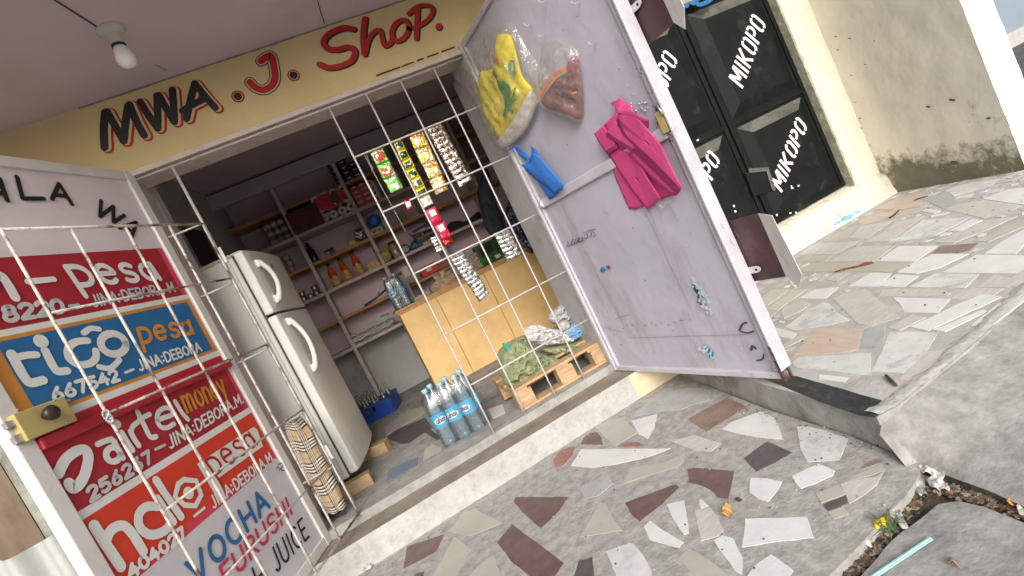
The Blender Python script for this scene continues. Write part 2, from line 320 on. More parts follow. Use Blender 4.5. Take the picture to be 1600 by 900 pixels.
G = {
'A': (.75, [[(.02, 0), (.37, 1)], [(.37, 1), (.73, 0)], [(.15, .35), (.6, .35)]]),
'B': (.68, [[(.05, 0), (.05, 1)], [(.05, 1)]+arc(.32, .76, .27, .24, 90, -90)+[(.05, .52)], [(.05, .52)]+arc(.36, .26, .28, .26, 90, -90)+[(.05, 0)]]),
'C': (.7, [arc(.38, .5, .36, .5, 50, 310, 14)]),
'D': (.7, [[(.05, 0), (.05, 1)], [(.05, 1)]+arc(.28, .5, .38, .5, 90, -90, 12)+[(.05, 0)]]),
'E': (.6, [[(.05, 0), (.05, 1)], [(.05, 1), (.55, 1)], [(.05, .52), (.48, .52)], [(.05, 0), (.55, 0)]]),
'H': (.7, [[(.05, 0), (.05, 1)], [(.65, 0), (.65, 1)], [(.05, .5), (.65, .5)]]),
'I': (.22, [[(.11, 0), (.11, 1)]]),
'J': (.5, [[(.42, 1), (.42, .25)]+arc(.22, .2, .2, .2, 0, -150, 7)]),
'K': (.68, [[(.05, 0), (.05, 1)], [(.05, .42), (.6, 1)], [(.2, .55), (.62, 0)]]),
'L': (.6, [[(.05, 1), (.05, 0)], [(.05, 0), (.55, 0)]]),
'M': (.85, [[(.05, 0), (.08, 1)], [(.08, 1), (.42, .3)], [(.42, .3), (.77, 1)], [(.77, 1), (.8, 0)]]),
'N': (.72, [[(.05, 0), (.05, 1)], [(.05, 1), (.65, 0)], [(.65, 0), (.65, 1)]]),
'O': (.78, [arc(.39, .5, .34, .48, 90, 450, 20)]),
'R': (.68, [[(.05, 0), (.05, 1)], [(.05, 1)]+arc(.34, .75, .27, .25, 90, -90)+[(.05, .5)], [(.25, .5), (.62, 0)]]),
'S': (.66, [arc(.34, .75, .28, .25, 30, 270, 9)+arc(.34, .25, .28, .25, 90, -150, 9)[1:]]),
'U': (.7, [[(.05, 1), (.05, .3)]+arc(.35, .3, .3, .3, 180, 360, 10)+[(.65, 1)]]),
'V': (.75, [[(.02, 1), (.37, 0)], [(.37, 0), (.72, 1)]]),
'W': (1, [[(.02, 1), (.25, 0)], [(.25, 0), (.5, .8)], [(.5, .8), (.75, 0)], [(.75, 0), (.98, 1)]]),
'0': (.68, [arc(.34, .5, .28, .48, 90, 450, 18)]),
'2': (.65, [arc(.32, .72, .27, .28, 160, -40, 9)+[(.06, 0)], [(.06, 0), (.6, 0)]]),
'4': (.68, [[(.42, 1), (.03, .35)], [(.03, .35), (.63, .35)], [(.47, .62), (.47, 0)]]),
'5': (.65, [[(.55, 1), (.12, 1)], [(.12, 1), (.08, .58)], [(.08, .58)]+arc(.3, .32, .28, .3, 110, -140, 9)]),
'6': (.65, [[(.45, 1), (.15, .55), (.06, .3)], arc(.32, .28, .25, .28, 90, 450, 14)]),
'7': (.62, [[(.05, 1), (.56, 1)], [(.56, 1), (.25, 0)]]),
'8': (.66, [arc(.33, .75, .22, .24, 90, 450, 12), arc(.33, .26, .27, .27, 90, 450, 12)]),
'1': (.3, [[(.15, 0), (.15, 1)]]),
'-': (.7, [[(.08, .45), (.62, .45)]]), ':': (.25, [[(.1, .2), (.13, .24)], [(.1, .65), (.13, .69)]]), '.': (.22, [[(.08, .02), (.12, .05)]]), ' ': (.4, []),
# lower case: x height .6
'p': (.55, [[(.06, .6), (.06, -.35)], [(.06, .6)]+arc(.26, .3, .25, .3, 90, -90, 9)+[(.06, 0)]]),
'e': (.55, [[(.04, .32), (.49, .32)], [(.49, .32)]+arc(.27, .3, .23, .3, 5, 315, 14)]),
's': (.48, [arc(.27, .45, .18, .15, 35, 265, 8)+arc(.23, .15, .19, .15, 90, -145, 8)[1:]]),
'a': (.55, [arc(.25, .28, .21, .28, 90, 450, 14), [(.47, .6), (.5, 0)]]),
'm': (.8, [[(.06, 0), (.06, .6)], [(.06, .4)]+arc(.22, .42, .15, .18, 170, 0, 7)+[(.37, 0)], [(.38, .4)]+arc(.54, .42, .15, .18, 170, 0, 7)+[(.69, 0)]]),
'o': (.56, [arc(.28, .3, .22, .3, 90, 450, 14)]),
'n': (.52, [[(.06, 0), (.06, .6)], [(.06, .38)]+arc(.25, .38, .19, .22, 170, 0, 8)+[(.45, 0)]]),
'y': (.5, [[(.04, .6), (.25, .05)], [(.47, .6), (.2, -.3), (.05, -.33)]]),
'h': (.52, [[(.06, 0), (.06, 1)], [(.06, .38)]+arc(.25, .38, .19, .22, 170, 0, 8)+[(.45, 0)]]),
'i': (.2, [[(.1, 0), (.1, .6)], [(.1, .85), (.1, .9)]]), 'u': (.52, [[(.06, .6), (.06, .22)]+arc(.25, .22, .19, .22, 180, 360, 8)+[(.44, .6)], [(.45, .6), (.46, 0)]]),
}
def layout(s, track=.12): return sum(G[c][0]+track for c in s)-track
def text(mb, P, s, A, B, C, wd, off, mi=0, track=.12, cap='round', xh=False, two=False):
    """A,B: baseline ends, C: cap height point above A (photo sight lines onto plane P, or plane metres if two)"""
    a, b, c = (A, B, C) if two else (P.p2(*A), P.p2(*B), P.p2(*C))
    tw = layout(s, track); ex = ((b[0]-a[0])/tw, (b[1]-a[1])/tw); k = 1/.6 if xh else 1; ey = ((c[0]-a[0])*k, (c[1]-a[1])*k); x = 0
    for ch in s:
        gw, st = G[ch]
        for q in st: ribbon(mb, P, [(a[0]+ex[0]*(x+p[0])+ey[0]*p[1], a[1]+ex[1]*(x+p[0])+ey[1]*p[1]) for p in q], wd, off, mi, cap)
        x += gw+track
def stroke(mb, P, pts, wd, off, mi=0, sm=True, cap='round', closed=False, d=(0, 0)):
    q = [P.p2(*p) for p in pts]
    if sm: q = smooth(q)
    ribbon(mb, P, [(x+d[0], y+d[1]) for x, y in q], wd, off, mi, cap, closed)
def disc(mb, P, c, r, off, mi=0, n=18):
    a = P.p2(*c); _k[0] = (_k[0]+1) % 6; off += _k[0]*.00016
    mb.quad([P.w(a[0]+r*math.cos(2*math.pi*i/n), a[1]+r*math.sin(2*math.pi*i/n), off) for i in range(n)], mi)
def rect(mb, P, a0, b0, a1, b1, off, mi=0): mb.quad([P.w(a0, b0, off), P.w(a1, b0, off), P.w(a1, b1, off), P.w(a0, b1, off)], mi)

# ================================================================== SETTING: ground, yard, terrace, raised walkway
ZU = .12                                  # raised walkway top
mb = MB(); mb.grid(lambda u, v: (-60+120*u, -60+120*v, -.15), 12, 12, sm=False)
tag(obj('ground', mb, 'conc2'), kind='structure')
Zt = PZ(0)
edge = [(1.338, 2.571), (1.237, 1.814), (1.209, 1.418), (1.188, 1.288)] + smooth([tuple(Zt.hit(*p).to_2d()) for p in ((1434, 722), (1436, 738), (1428, 756), (1412, 778), (1387, 804), (1360, 834), (1331, 864), (1292, 903))], 4) + [(.45, 1.09), (.1, 1.10), (-.5, 1.12), (-1.2, 1.15), (-4, 1.2)]
mb = MB()
top = [(x, y, 0) for x, y in edge] + [(-4, 2.62, 0), (1.338, 2.62, 0)]
mb.prism([(x, y, -.3) for x, y, z in top], (0, 0, .3))
terr = tag(obj('terrace', mb, 'conc'), kind='structure')
def frags(name, P, items, parent, h=.0009):
    mb = MB(); names = []
    for i, (m, pts) in enumerate(items):
        if m not in names: names.append(m)
        q = []
        for a, b in zip(pts, pts[1:]+pts[:1]):      # chipped, slightly uneven edges
            A, B = P.hit(*a), P.hit(*b); k = max(1, min(7, int((B-A).length/.022)))
            for j in range(k):
                p = A.lerp(B, j/k); q.append(p+V((nz((p.x*70, p.y*70, 1)), nz((p.x*70, p.y*70, 6)), 0))*.0032)
        mb.prism([p+V((0, 0, -.001)) for p in q], (0, 0, h+.001+.00006*(i % 11)+.0007*abs(nz((i*1.7, 0, 2)))), names.index(m))
    return obj(name, mb, names, parent)
TF = [
('t_white', [(892, 728), (908, 702), (1047, 701), (1022, 711), (996, 718), (960, 726), (925, 731)]),
('t_beige', [(973, 757), (987, 731), (1040, 722), (1070, 708), (1068, 722), (1055, 731), (1000, 747)]),
('t_maroon', [(1074, 733), (1085, 731), (1147, 736), (1142, 763), (1137, 780), (1122, 777), (1110, 765), (1095, 758), (1077, 754)]),
('t_dark', [(1162, 716), (1199, 690), (1238, 707), (1212, 722), (1182, 737)]),
('t_maroon', [(803, 783), (806, 777), (888, 777), (872, 800), (845, 826), (830, 812), (815, 799)]),
('t_maroon', [(777, 848), (800, 819), (881, 880), (866, 902), (830, 902), (800, 878)]),
('t_beige', [(906, 840), (938, 785), (946, 787), (960, 812), (973, 828)]),
('t_maroon', [(977, 786), (1056, 757), (1061, 762), (1034, 788), (1000, 815), (988, 806)]),
('t_white', [(1042, 788), (1069, 782), (1073, 808), (1077, 833), (1069, 835), (1052, 812)]),
('t_white', [(1006, 824), (1016, 814), (1038, 830), (1068, 848), (1060, 856), (1016, 844)]),
('t_sand', [(1086, 797), (1110, 793), (1122, 810), (1131, 828), (1122, 838), (1096, 845), (1090, 822)]),
('t_white', [(1092, 783), (1096, 779), (1108, 791), (1095, 795)]),
('t_white', [(1115, 845), (1130, 837), (1146, 842), (1160, 870), (1160, 898), (1150, 893), (1133, 870)]),
('t_whitev', [(947, 862), (985, 848), (992, 851), (1005, 868), (1018, 890), (1020, 905), (965, 905)]),
('t_beige', [(1060, 873), (1077, 857), (1110, 877), (1145, 905), (1090, 905)]),
('t_white', [(1165, 811), (1260, 808), (1266, 822), (1271, 840), (1215, 846), (1160, 855)]),
('t_white', [(1173, 747), (1200, 748), (1222, 753), (1214, 768), (1201, 784), (1185, 779), (1171, 770)]),
('t_white', [(1237, 745), (1262, 732), (1280, 725), (1304, 736), (1301, 743), (1275, 755), (1251, 764)]),
('t_whitev', [(1245, 667), (1262, 667), (1290, 673), (1325, 685), (1321, 700), (1311, 719), (1262, 722), (1252, 705)]),
('t_white', [(1128, 671), (1142, 660), (1188, 643), (1210, 653), (1216, 664), (1224, 687), (1180, 683), (1150, 677)]),
('t_brown', [(1075, 655), (1136, 621), (1168, 636), (1104, 675)]),
('t_beige', [(1275, 771), (1310, 758), (1323, 772), (1284, 786)]),
('t_beige', [(1325, 752), (1335, 743), (1378, 725), (1384, 735), (1360, 743)]),
('t_brown', [(1345, 734), (1352, 725), (1366, 718), (1380, 718), (1378, 722)]),
('t_sand', [(1313, 757), (1323, 753), (1368, 745), (1380, 738), (1370, 758), (1348, 775), (1328, 787)]),
('t_dark', [(1286, 789), (1322, 774), (1325, 786), (1293, 799)]),
('t_beige', [(1293, 801), (1318, 792), (1326, 803), (1303, 812)]),
('t_white', [(1165, 905), (1182, 882), (1205, 866), (1240, 891), (1230, 905)]),
('t_beige', [(702, 830), (725, 801), (742, 796), (785, 817), (750, 832), (732, 837)]),
('t_beige', [(710, 838), (737, 858), (717, 893), (708, 905), (674, 905)]),
('t_maroon', [(636, 854), (694, 835), (682, 862), (630, 889)]),
('t_beige', [(772, 867), (784, 905), (728, 905), (750, 882)]),
('t_maroon', [(640, 905), (652, 896), (663, 894), (660, 905)]),
('t_maroon', [(908, 694), (912, 684), (921, 677), (933, 675), (940, 684), (942, 695)]),
('t_red', [(864, 719), (875, 704), (890, 699), (898, 698), (895, 710), (880, 727), (868, 731)]),
('t_beige', [(927, 664), (972, 653), (997, 676), (960, 697), (945, 683)]),
('t_white', [(986, 658), (1027, 647), (1023, 668), (1012, 686), (998, 678)]),
('t_red', [(965, 698), (980, 692), (998, 691), (1008, 697)]),
('t_grey', [(985, 652), (1030, 615), (1072, 606), (1112, 609), (1108, 625), (1080, 633), (1066, 640), (1036, 642)]),
('t_grey', [(905, 762), (950, 740), (958, 756), (935, 775), (915, 779)]),
('t_sand', [(1050, 690), (1085, 680), (1128, 693), (1110, 706), (1080, 702)]),
('t_dark', [(905, 877), (925, 871), (929, 905), (895, 905)]),
]
frags('stone_fragments', PZ(.0005), TF, terr)
# raised walkway in front of the neighbouring gates
mb = MB()
wk = [(1.345, 2.62), (1.243, 1.77), (1.212, 1.40), (1.188, 1.25), (1.26, 1.235), (1.65, 1.25), (2.02, 1.29), (3.2, 1.36), (9, 1.6), (18, 1.95), (18, 7.5), (4.15, 7.5), (4.15, 3.16), (1.345, 3.16)]
mb.prism([(x, y, -.3) for x, y in wk], (0, 0, .3+ZU), 0, side=1)
walk = tag(obj('walkway', mb, ['grout', 'kerbgrey']), kind='structure')
mb = MB(); lip = [(1.2, 1.262), (1.26, 1.247), (1.65, 1.262), (2.02, 1.302), (3.2, 1.372), (9, 1.61)]
def lipf(u, v):
    k = u*(len(lip)-1); i = min(int(k), len(lip)-2); f = k-i; x = lip[i][0]*(1-f)+lip[i+1][0]*f; y = lip[i][1]*(1-f)+lip[i+1][1]*f
    return (x, y-.012+v*(.05+.03*nz((x*7, 0, 0))+.012*nz((x*31, 0, 5))), ZU+.0032+.004*math.sin(math.pi*v)+.002*nz((x*30, v*5, 0)))
mb.grid(lipf, 160, 5)
obj('worn_edge', mb, 'kerbwhite', walk)
UF = [
('t_sand', [(1301, 466), (1325, 457), (1351, 452), (1407, 496), (1358, 509), (1340, 506)]),
('t_white', [(1395, 465), (1485, 467), (1466, 489), (1412, 488), (1407, 476)]),
('t_sand', [(1373, 464), (1379, 453), (1400, 452), (1470, 453), (1487, 458), (1479, 462)]),
('t_sand', [(1480, 467), (1519, 450), (1570, 450), (1545, 467), (1500, 468)]),
('t_white', [(1422, 511), (1500, 474), (1535, 460), (1565, 464), (1545, 474), (1450, 517)]),
('t_white', [(1455, 515), (1478, 508), (1538, 483), (1542, 487), (1477, 519)]),
('t_white', [(1517, 509), (1592, 449), (1604, 444), (1604, 468), (1546, 512)]),
('t_sand', [(1387, 512), (1425, 492), (1447, 496), (1405, 517)]),
('t_grey', [(1345, 545), (1352, 514), (1384, 507), (1379, 544)]),
('t_peach', [(1237, 559), (1276, 513), (1345, 514), (1341, 545), (1330, 549)]),
('t_whitev', [(1237, 567), (1250, 558), (1360, 552), (1361, 588), (1300, 580), (1245, 575)]),
('t_whitev', [(1362, 580), (1378, 548), (1390, 520), (1430, 518), (1465, 521), (1445, 553), (1412, 583)]),
('t_sand', [(1404, 592), (1450, 549), (1471, 547), (1482, 541), (1499, 552), (1444, 602)]),
('t_white', [(1280, 585), (1327, 590), (1320, 598), (1280, 592)]),
('t_sand', [(1222, 487), (1225, 480), (1255, 470), (1267, 475), (1250, 487), (1225, 498)]),
('t_whitev', [(1227, 511), (1258, 488), (1285, 472), (1296, 474), (1306, 487), (1328, 500), (1300, 507), (1240, 516)]),
('t_white', [(1206, 510), (1245, 521), (1238, 530), (1218, 526)]),
('t_sand', [(1220, 541), (1252, 522), (1261, 527), (1222, 546)]),
('t_white', [(1247, 466), (1275, 452), (1311, 449), (1290, 467)]),
('t_sand', [(1200, 484), (1238, 453), (1260, 453), (1215, 485)]),
('t_sand', [(1185, 470), (1205, 452), (1234, 453), (1198, 478)]),
('t_sand', [(1295, 409), (1340, 385), (1398, 384), (1367, 409)]),
('t_sand', [(1247, 398), (1275, 381), (1343, 377), (1305, 397)]),
('t_white', [(1370, 408), (1404, 385), (1466, 384), (1430, 409)]),
('t_whitev', [(1386, 380), (1420, 360), (1442, 344), (1517, 339), (1490, 354), (1463, 368)]),
('t_white', [(1401, 426), (1430, 409), (1460, 397), (1514, 397), (1470, 418), (1432, 428)]),
('t_white', [(1472, 426), (1526, 398), (1604, 399), (1604, 428), (1520, 427)]),
('t_white', [(1325, 448), (1360, 427), (1394, 427), (1374, 448)]),
('t_white', [(1370, 447), (1400, 429), (1436, 431), (1412, 449)]),
('t_whitev', [(1419, 449), (1460, 428), (1530, 429), (1509, 450)]),
('t_sand', [(1524, 449), (1554, 430), (1596, 437), (1576, 449)]),
('t_beige', [(1245, 425), (1268, 412), (1400, 411), (1390, 424), (1330, 425)]),
('t_white', [(1440, 330), (1450, 326), (1470, 330), (1460, 334)]),
('t_grey', [(1441, 311), (1472, 303), (1502, 318), (1474, 326)]),
('t_sand', [(1475, 327), (1500, 319), (1536, 312), (1597, 321), (1570, 333), (1538, 341)]),
('t_whitev', [(1476, 298), (1500, 289), (1562, 279), (1548, 290), (1500, 304), (1492, 307)]),
('t_white', [(1492, 309), (1522, 302), (1516, 308), (1494, 311)]),
('t_white', [(1537, 311), (1575, 296), (1604, 293), (1604, 320), (1590, 319)]),
('t_white', [(1482, 361), (1520, 342), (1536, 344), (1500, 361)]),
('t_sand', [(1460, 378), (1540, 345), (1590, 338), (1555, 354), (1490, 380)]),
('t_brown', [(1456, 396), (1470, 384), (1530, 380), (1515, 391), (1500, 395)]),
('t_beige', [(1520, 378), (1602, 344), (1604, 352), (1545, 378)]),
('t_white', [(1538, 397), (1570, 375), (1604, 357), (1604, 380), (1588, 397)]),
('t_peach', [(1367, 327), (1400, 310), (1438, 300), (1442, 310), (1438, 323), (1402, 328)]),
('t_peach', [(1340, 345), (1370, 333), (1438, 328), (1436, 333), (1385, 340), (1345, 352)]),
('t_sand', [(1326, 372), (1346, 353), (1396, 344), (1370, 362), (1356, 374)]),
('t_sand', [(1350, 379), (1380, 363), (1400, 347), (1444, 337), (1415, 358), (1390, 377)]),
('t_beige', [(1285, 378), (1310, 362), (1342, 350), (1325, 370), (1310, 376)]),
('t_beige', [(1243, 408), (1268, 400), (1300, 400), (1290, 408)]),
('t_beige', [(1405, 425), (1380, 426), (1398, 413), (1424, 412)]),
('t_sand', [(1560, 448), (1604, 418), (1604, 438), (1588, 448)]),
]
frags('stone_fragments', PZ(ZU+.0005), UF, walk)
frags('granite_strip', PZ(ZU+.001), [('t_black', [(1191, 590), (1215, 585), (1245, 588), (1396, 631), (1368, 652), (1340, 648), (1280, 627)])], walk)
# stones beyond the frame, the same pattern carried on
mb = MB(); ms = ['t_white', 't_sand', 't_whitev', 't_beige', 't_grey']; rr = random.Random(3)
for i in range(22):
    for j in range(17):
        x, y = 3.4+i*.26+rr.uniform(-.04, .04), 1.5+j*.26+rr.uniform(-.04, .04)
        if x < 4.15 and y > 3: continue
        q = V((x, y, ZU)) - CAM; zz = q.dot(_f); px, py = 800+FPX*q.dot(_r)/zz, 450-FPX*q.dot(_u)/zz
        if px < 1660 and -60 < py < 960: continue
        n = rr.choice((4, 4, 5)); a0 = rr.uniform(0, 6)
        mb.prism([(x+.125*rr.uniform(.8, 1.1)*math.cos(a0+k*2*math.pi/n), y+.125*rr.uniform(.8, 1.1)*math.sin(a0+k*2*math.pi/n), ZU+.0005) for k in range(n)], (0, 0, .0022), rr.randrange(5))
for i in range(12):
    for j in range(5):
        x, y = -.75-i*.28+rr.uniform(-.04, .04), 1.3+j*.27+rr.uniform(-.04, .04)
        n = rr.choice((4, 4, 5)); a0 = rr.uniform(0, 6)
        mb.prism([(x+.11*rr.uniform(.7, 1.1)*math.cos(a0+k*2*math.pi/n), y+.11*rr.uniform(.7, 1.1)*math.sin(a0+k*2*math.pi/n), .0005) for k in range(n)], (0, 0, .0022), rr.randrange(5))
obj('stone_fragments', mb, ms, walk)
pw = PZ(ZU); PL_ = [[pw.p2(*p) for p in it[1]] for it in UF] + [[pw.p2(*p) for p in [(1191, 590), (1215, 585), (1245, 588), (1396, 631), (1368, 652), (1340, 648), (1280, 627)]]]
BB = [(min(p[0] for p in q)-.02, max(p[0] for p in q)+.02, min(p[1] for p in q)-.02, max(p[1] for p in q)+.02) for q in PL_]
def near(x, y, mrg):
    for q, b in zip(PL_, BB):
        if not (b[0] < x < b[1] and b[2] < y < b[3]): continue
        ins = False; n = len(q)
        for i in range(n):
            (x1, y1), (x2, y2) = q[i], q[i-1]
            if (y1 > y) != (y2 > y) and x < (x2-x1)*(y-y1)/(y2-y1)+x1: ins = not ins
            dx, dy = x2-x1, y2-y1; t = max(0, min(1, ((x-x1)*dx+(y-y1)*dy)/(dx*dx+dy*dy+1e-9)))
            if math.hypot(x-x1-t*dx, y-y1-t*dy) < mrg: return True
        if ins: return True
    return False
mb = MB(); rq = random.Random(21); cnt = 0
for i in range(6000):
    x, y = rq.uniform(1.3, 3.85), rq.uniform(1.36, 3.0); sz = rq.choice((.10, .075, .055, .04, .03)) if i < 3000 else rq.choice((.05, .035, .025)); a0 = rq.uniform(0, 3.14); as_ = rq.uniform(.4, .9); n = rq.choice((3, 4, 4, 5)); ca, sa = math.cos(a0), math.sin(a0); pts = []
    for k in range(n):
        th = 6.283*k/n+rq.uniform(-.25, .25); u, v = sz*math.cos(th), sz*as_*math.sin(th); pts.append((x+u*ca-v*sa, y+u*sa+v*ca))
    tst = pts+[((p[0]+q[0])/2, (p[1]+q[1])/2) for p, q in zip(pts, pts[1:]+pts[:1])]+[(x, y)]
    if any(p[1] < 1.345+.03*(p[0]-1.3)+.02 or p[1] > 3.02 or p[0] < 1.30-.02*(p[1]-1.3) for p in pts) or any(near(p[0], p[1], .012) for p in tst): continue
    mb.prism([(p[0], p[1], ZU+.0005) for p in pts], (0, 0, .0022), rq.choice((0, 0, 1, 1, 2, 2, 4))); cnt += 1
    PL_.append(pts); BB.append((min(p[0] for p in pts)-.02, max(p[0] for p in pts)+.02, min(p[1] for p in pts)-.02, max(p[1] for p in pts)+.02))
obj('small_stones', mb, ms, walk)
# yard slabs and the dirt gutter
def irr(pts, n=6, a=.006):
    out = []
    for i, p in enumerate(pts):
        q = pts[(i+1) % len(pts)]; d = math.dist(p, q); k = n if d < 1.5 else 1
        for j in range(k):
            t = j/k; x, y = p[0]+(q[0]-p[0])*t, p[1]+(q[1]-p[1])*t
            out.append((x+a*nz((x*9, y*9, 1)), y+a*nz((x*9, y*9, 7))))
    return out
ZA, ZB = -.008, -.020
PA = PZ(ZA); a2, a3, a4, a5 = [PA.hit(*p).to_2d() for p in ((1440, 729), (1500, 752), (1555, 772), (1600, 792))]
eg = [V((1.135, 1.165, 0)), V((a2.x, a2.y, 0)), V((a3.x, a3.y, 0)), V((a4.x, a4.y, 0)), V((a5.x, a5.y, 0))]; dd = (eg[-1]-eg[-2]).normalized()
for k in (.3, .8, 1.8, 3.5, 6): eg.append(eg[4]+dd*k)
fg = [V((1.165, 1.24, 0)), V((1.20, 1.250, 0)), V((1.30, 1.236, 0)), V((1.48, 1.243, 0)), V((1.65, 1.25, 0)), V((2.02, 1.29, 0)), V((2.6, 1.325, 0)), V((3.4, 1.37, 0)), V((5.5, 1.456, 0)), V((9, 1.6, 0))]
def poly(l, t):
    k = t*(len(l)-1); i = min(int(k), len(l)-2); return l[i].lerp(l[i+1], k-i)
def slab(u, v):
    e, f = poly(eg, u), poly(fg, u); t = v; p = e.lerp(f, t); top = .075+.036*min(1, u*5)
    z = ZA + (top-ZA)*(.55*t+.45*t*t*(3-2*t)) + .003*nz((p.x*5, p.y*5, 0))
    return (p.x+.006*nz((p.x*9, p.y*9, 1)), p.y+.006*nz((p.x*9, p.y*9, 7)), z)
mb = MB(); mb.grid(slab, 150, 40)
mb.grid(lambda u, v: V(slab(u, 0))-V((0, 0, .16*v)), 150, 2, mi=1)
tag(obj('yard_slab', mb, ['conc2', mat('mossy slab side', (.09, .09, .07), .95, var=.4, scale=14, bump=.6)]), kind='structure')
PB = PZ(ZB); b = [PB.hit(*p).to_2d() for p in ((1343, 903), (1383, 857), (1409, 831), (1443, 804), (1467, 787), (1500, 783), (1540, 792), (1604, 819))]
B_ = [tuple(b[0])] + [tuple(x) for x in b[1:]] + [tuple(b[-1]+(b[-1]-b[-2])*8), (1.2, -3), (-6, -3), (-6, .9), (-1, .9), tuple(b[0]+V((-.3, .01)))]
mb = MB(); mb.prism([(x, y, -.2) for x, y in irr(B_)], (0, 0, .2+ZB)); tag(obj('yard_slab', mb, 'conc2'), kind='structure')
def soil(u, v):
    x, y = -4+6.6*u, -.4+1.9*v
    return (x, y, -.042+.02*nz((x*8, y*8, 0))+.014*nz((x*30, y*30, 2)))
mb = MB(); mb.grid(soil, 200, 70); tag(obj('dirt_gutter', mb, 'soil'), kind='structure')

# ================================================================== SHOP BUILDING
shop = thing('shop_building', 'yellow and lilac shop front with hand-painted lettering above an open barred doorway', 'building', (0, 2.8, 0))
ZC = 2.535; ZL = 2.185
mb = MB()
mb.box((-3.2, 2.8, ZL), (1.09, 3.0, ZC)); mb.box((-3.2, 2.8, 0), (-.70, 3.0, ZL)); mb.box((1.09, 2.8, ZU+.0), (2.05, 3.0, ZC))
obj('facade_wall', mb, 'yellow', shop)
# opening: trim under the lintel, jambs
mb = MB(); mb.box((-.70, 2.785, ZL-.03), (1.1, 3.003, ZL-.002)); mb.box((-.725, 2.79, .14), (-.695, 2.99, ZL))
obj('door_frame', mb, 'trim', shop, bevel=.003)
mb = MB(); mb.box((1.083, 2.795, .19), (1.10, 3.2, ZL-.036)); obj('jamb_lining', mb, 'innergrey', shop); mb = MB(); mb.box((-.702, 3.001, .19), (-.69, 3.1, ZL+.3)); obj('jamb_lining', mb, 'innergrey', shop)
# hand-laid plaster edge with black flecks under the lintel
mb = MB()
for x0, x1 in ((.73, .80), (.82, .86), (.58, .66), (.66, .72), (.88, .95), (.97, 1.05)):
    mb.box((x0, 2.793, ZL+.018), (x1, 2.7985, ZL+.024+.004*nz((x0*9, 0, 0))))
obj('flaked_edge', mb, 'darkmetal', shop)
def ceilf(u, v): return (-3.6+5.65*u, 1.72+1.08*v, ZC)
mb = MB(); mb.box((-3.6, 1.5, ZC), (2.05, 2.82, ZC+.12))
obj('porch_ceiling', mb, 'ceil', shop)
CP = Plane((0, 0, ZC), (0, 0, -1), (1, 0, 0)); mb = MB()
for pts, wd in (([(243, 101), (252, 105), (260, 110)], .0035), ([(496, 0), (501, 18), (507, 36)], .004)): stroke(mb, CP, pts, wd, .002)
obj('ceiling_crack', mb, 'darkmetal', shop)
# grubby cornice joint
mb = MB()
for i in range(60):
    x = -.75+i*.045; a = nz((x*7, 3, 0)); mb.box((x, 2.797-.004*abs(a), ZC-.006-.008*abs(nz((x*11, 0, 9)))), (x+.046, 2.7995, ZC-.0005))
obj('cornice_joint', mb, 'kerbbrown', shop)
# threshold: inner kerb, rebate strip, whitewashed riser
mb = MB()
def irb(x0, x1, y0, y1, z0, z1, mi, n=40, a=.004):
    for i in range(n):
        xa, xb = x0+(x1-x0)*i/n, x0+(x1-x0)*(i+1)/n
        ya, yb = y0+a*nz((xa*6, y0*3, z1)), y0+a*nz((xb*6, y0*3, z1)); za, zb = z1+a*.5*nz((xa*9, 4, z1)), z1+a*.5*nz((xb*9, 4, z1))
        mb.quad([(xa, ya, za), (xb, yb, zb), (xb, y1, zb), (xa, y1, za)], mi, True); mb.quad([(xa, ya, z0), (xb, yb, z0), (xb, yb, zb), (xa, ya, za)], mi if mi != 1 else 2, True)
irb(-.9, 1.345, 2.612, 2.80, 0, .146, 1); irb(-.695, 1.09, 2.795, 3.02, .12, .195, 0)  # rebate strip coloured darker brown for the shade lying in it
obj('threshold', mb, ['kerbgrey', 'kerbbrown', 'kerbwhite'], shop)
mb = MB(); mb.quad([(1.06, 2.608, .002), (1.345, 2.606, .002), (1.345, 2.606, .144), (1.06, 2.608, .144)])
obj('yellow_patch', mb, mat('faded yellow wash', (.6, .53, .36), .8, dirt=(.4,.36,.28), damt=.6, dscale=9), shop)
# interior
mb = MB(); FZ = .175
mb.quad([(-2, 2.99, FZ), (1.95, 2.99, FZ), (1.95, 5.7, FZ), (-2, 5.7, FZ)]); obj('shop_floor', mb, 'kerbgrey', shop)
IF = [('t_blue', [(602, 763), (608, 733), (654, 714), (651, 735)]), ('t_dark', [(603, 685), (618, 671), (648, 660), (664, 652), (676, 668), (640, 692), (628, 694)]),
      ('t_dark', [(657, 672), (668, 667), (690, 685), (683, 688)]), ('t_sand', [(660, 727), (664, 702), (676, 694), (690, 700), (686, 716)]), ('t_brown', [(582, 717), (600, 690), (618, 696)]),
      ('t_beige', [(600, 668), (640, 640), (690, 628), (660, 648), (605, 680)]), ('t_sand', [(690, 716), (720, 697), (726, 700), (700, 712)]),
      ('t_white', [(760, 640), (785, 632), (790, 645), (770, 655)]), ('t_brown', [(640, 640), (675, 618), (690, 626), (655, 640)])]
fp = PZ(FZ+.0005); frags('floor_stones', fp, IF, shop)
mb = MB(); mb.box((-2, 5.65, 0), (2.04, 5.8, 3.0)); obj('back_wall', mb, 'inner', shop)
mb = MB(); mb.box((-.82, 5.642, FZ), (1.93, 5.649, .83)); obj('grey_dado', mb, 'innergrey', shop)
mb = MB(); mb.prism([(-1.16, 3.0, FZ-.02), (-.80, 5.65, FZ-.02), (-2, 5.65, FZ-.02), (-2, 3.0, FZ-.02)], (0, 0, 2.8)); obj('side_wall', mb, 'innergrey', shop)
mb = MB(); mb.box((1.12, 2.85, 0), (1.3, 3.235, 2.9)); mb.box((1.3, 3.0, 0), (2.04, 3.2, 2.9)); mb.box((1.94, 3.2, 0), (2.04, 5.65, 2.9)); obj('side_wall', mb, 'innergrey', shop)
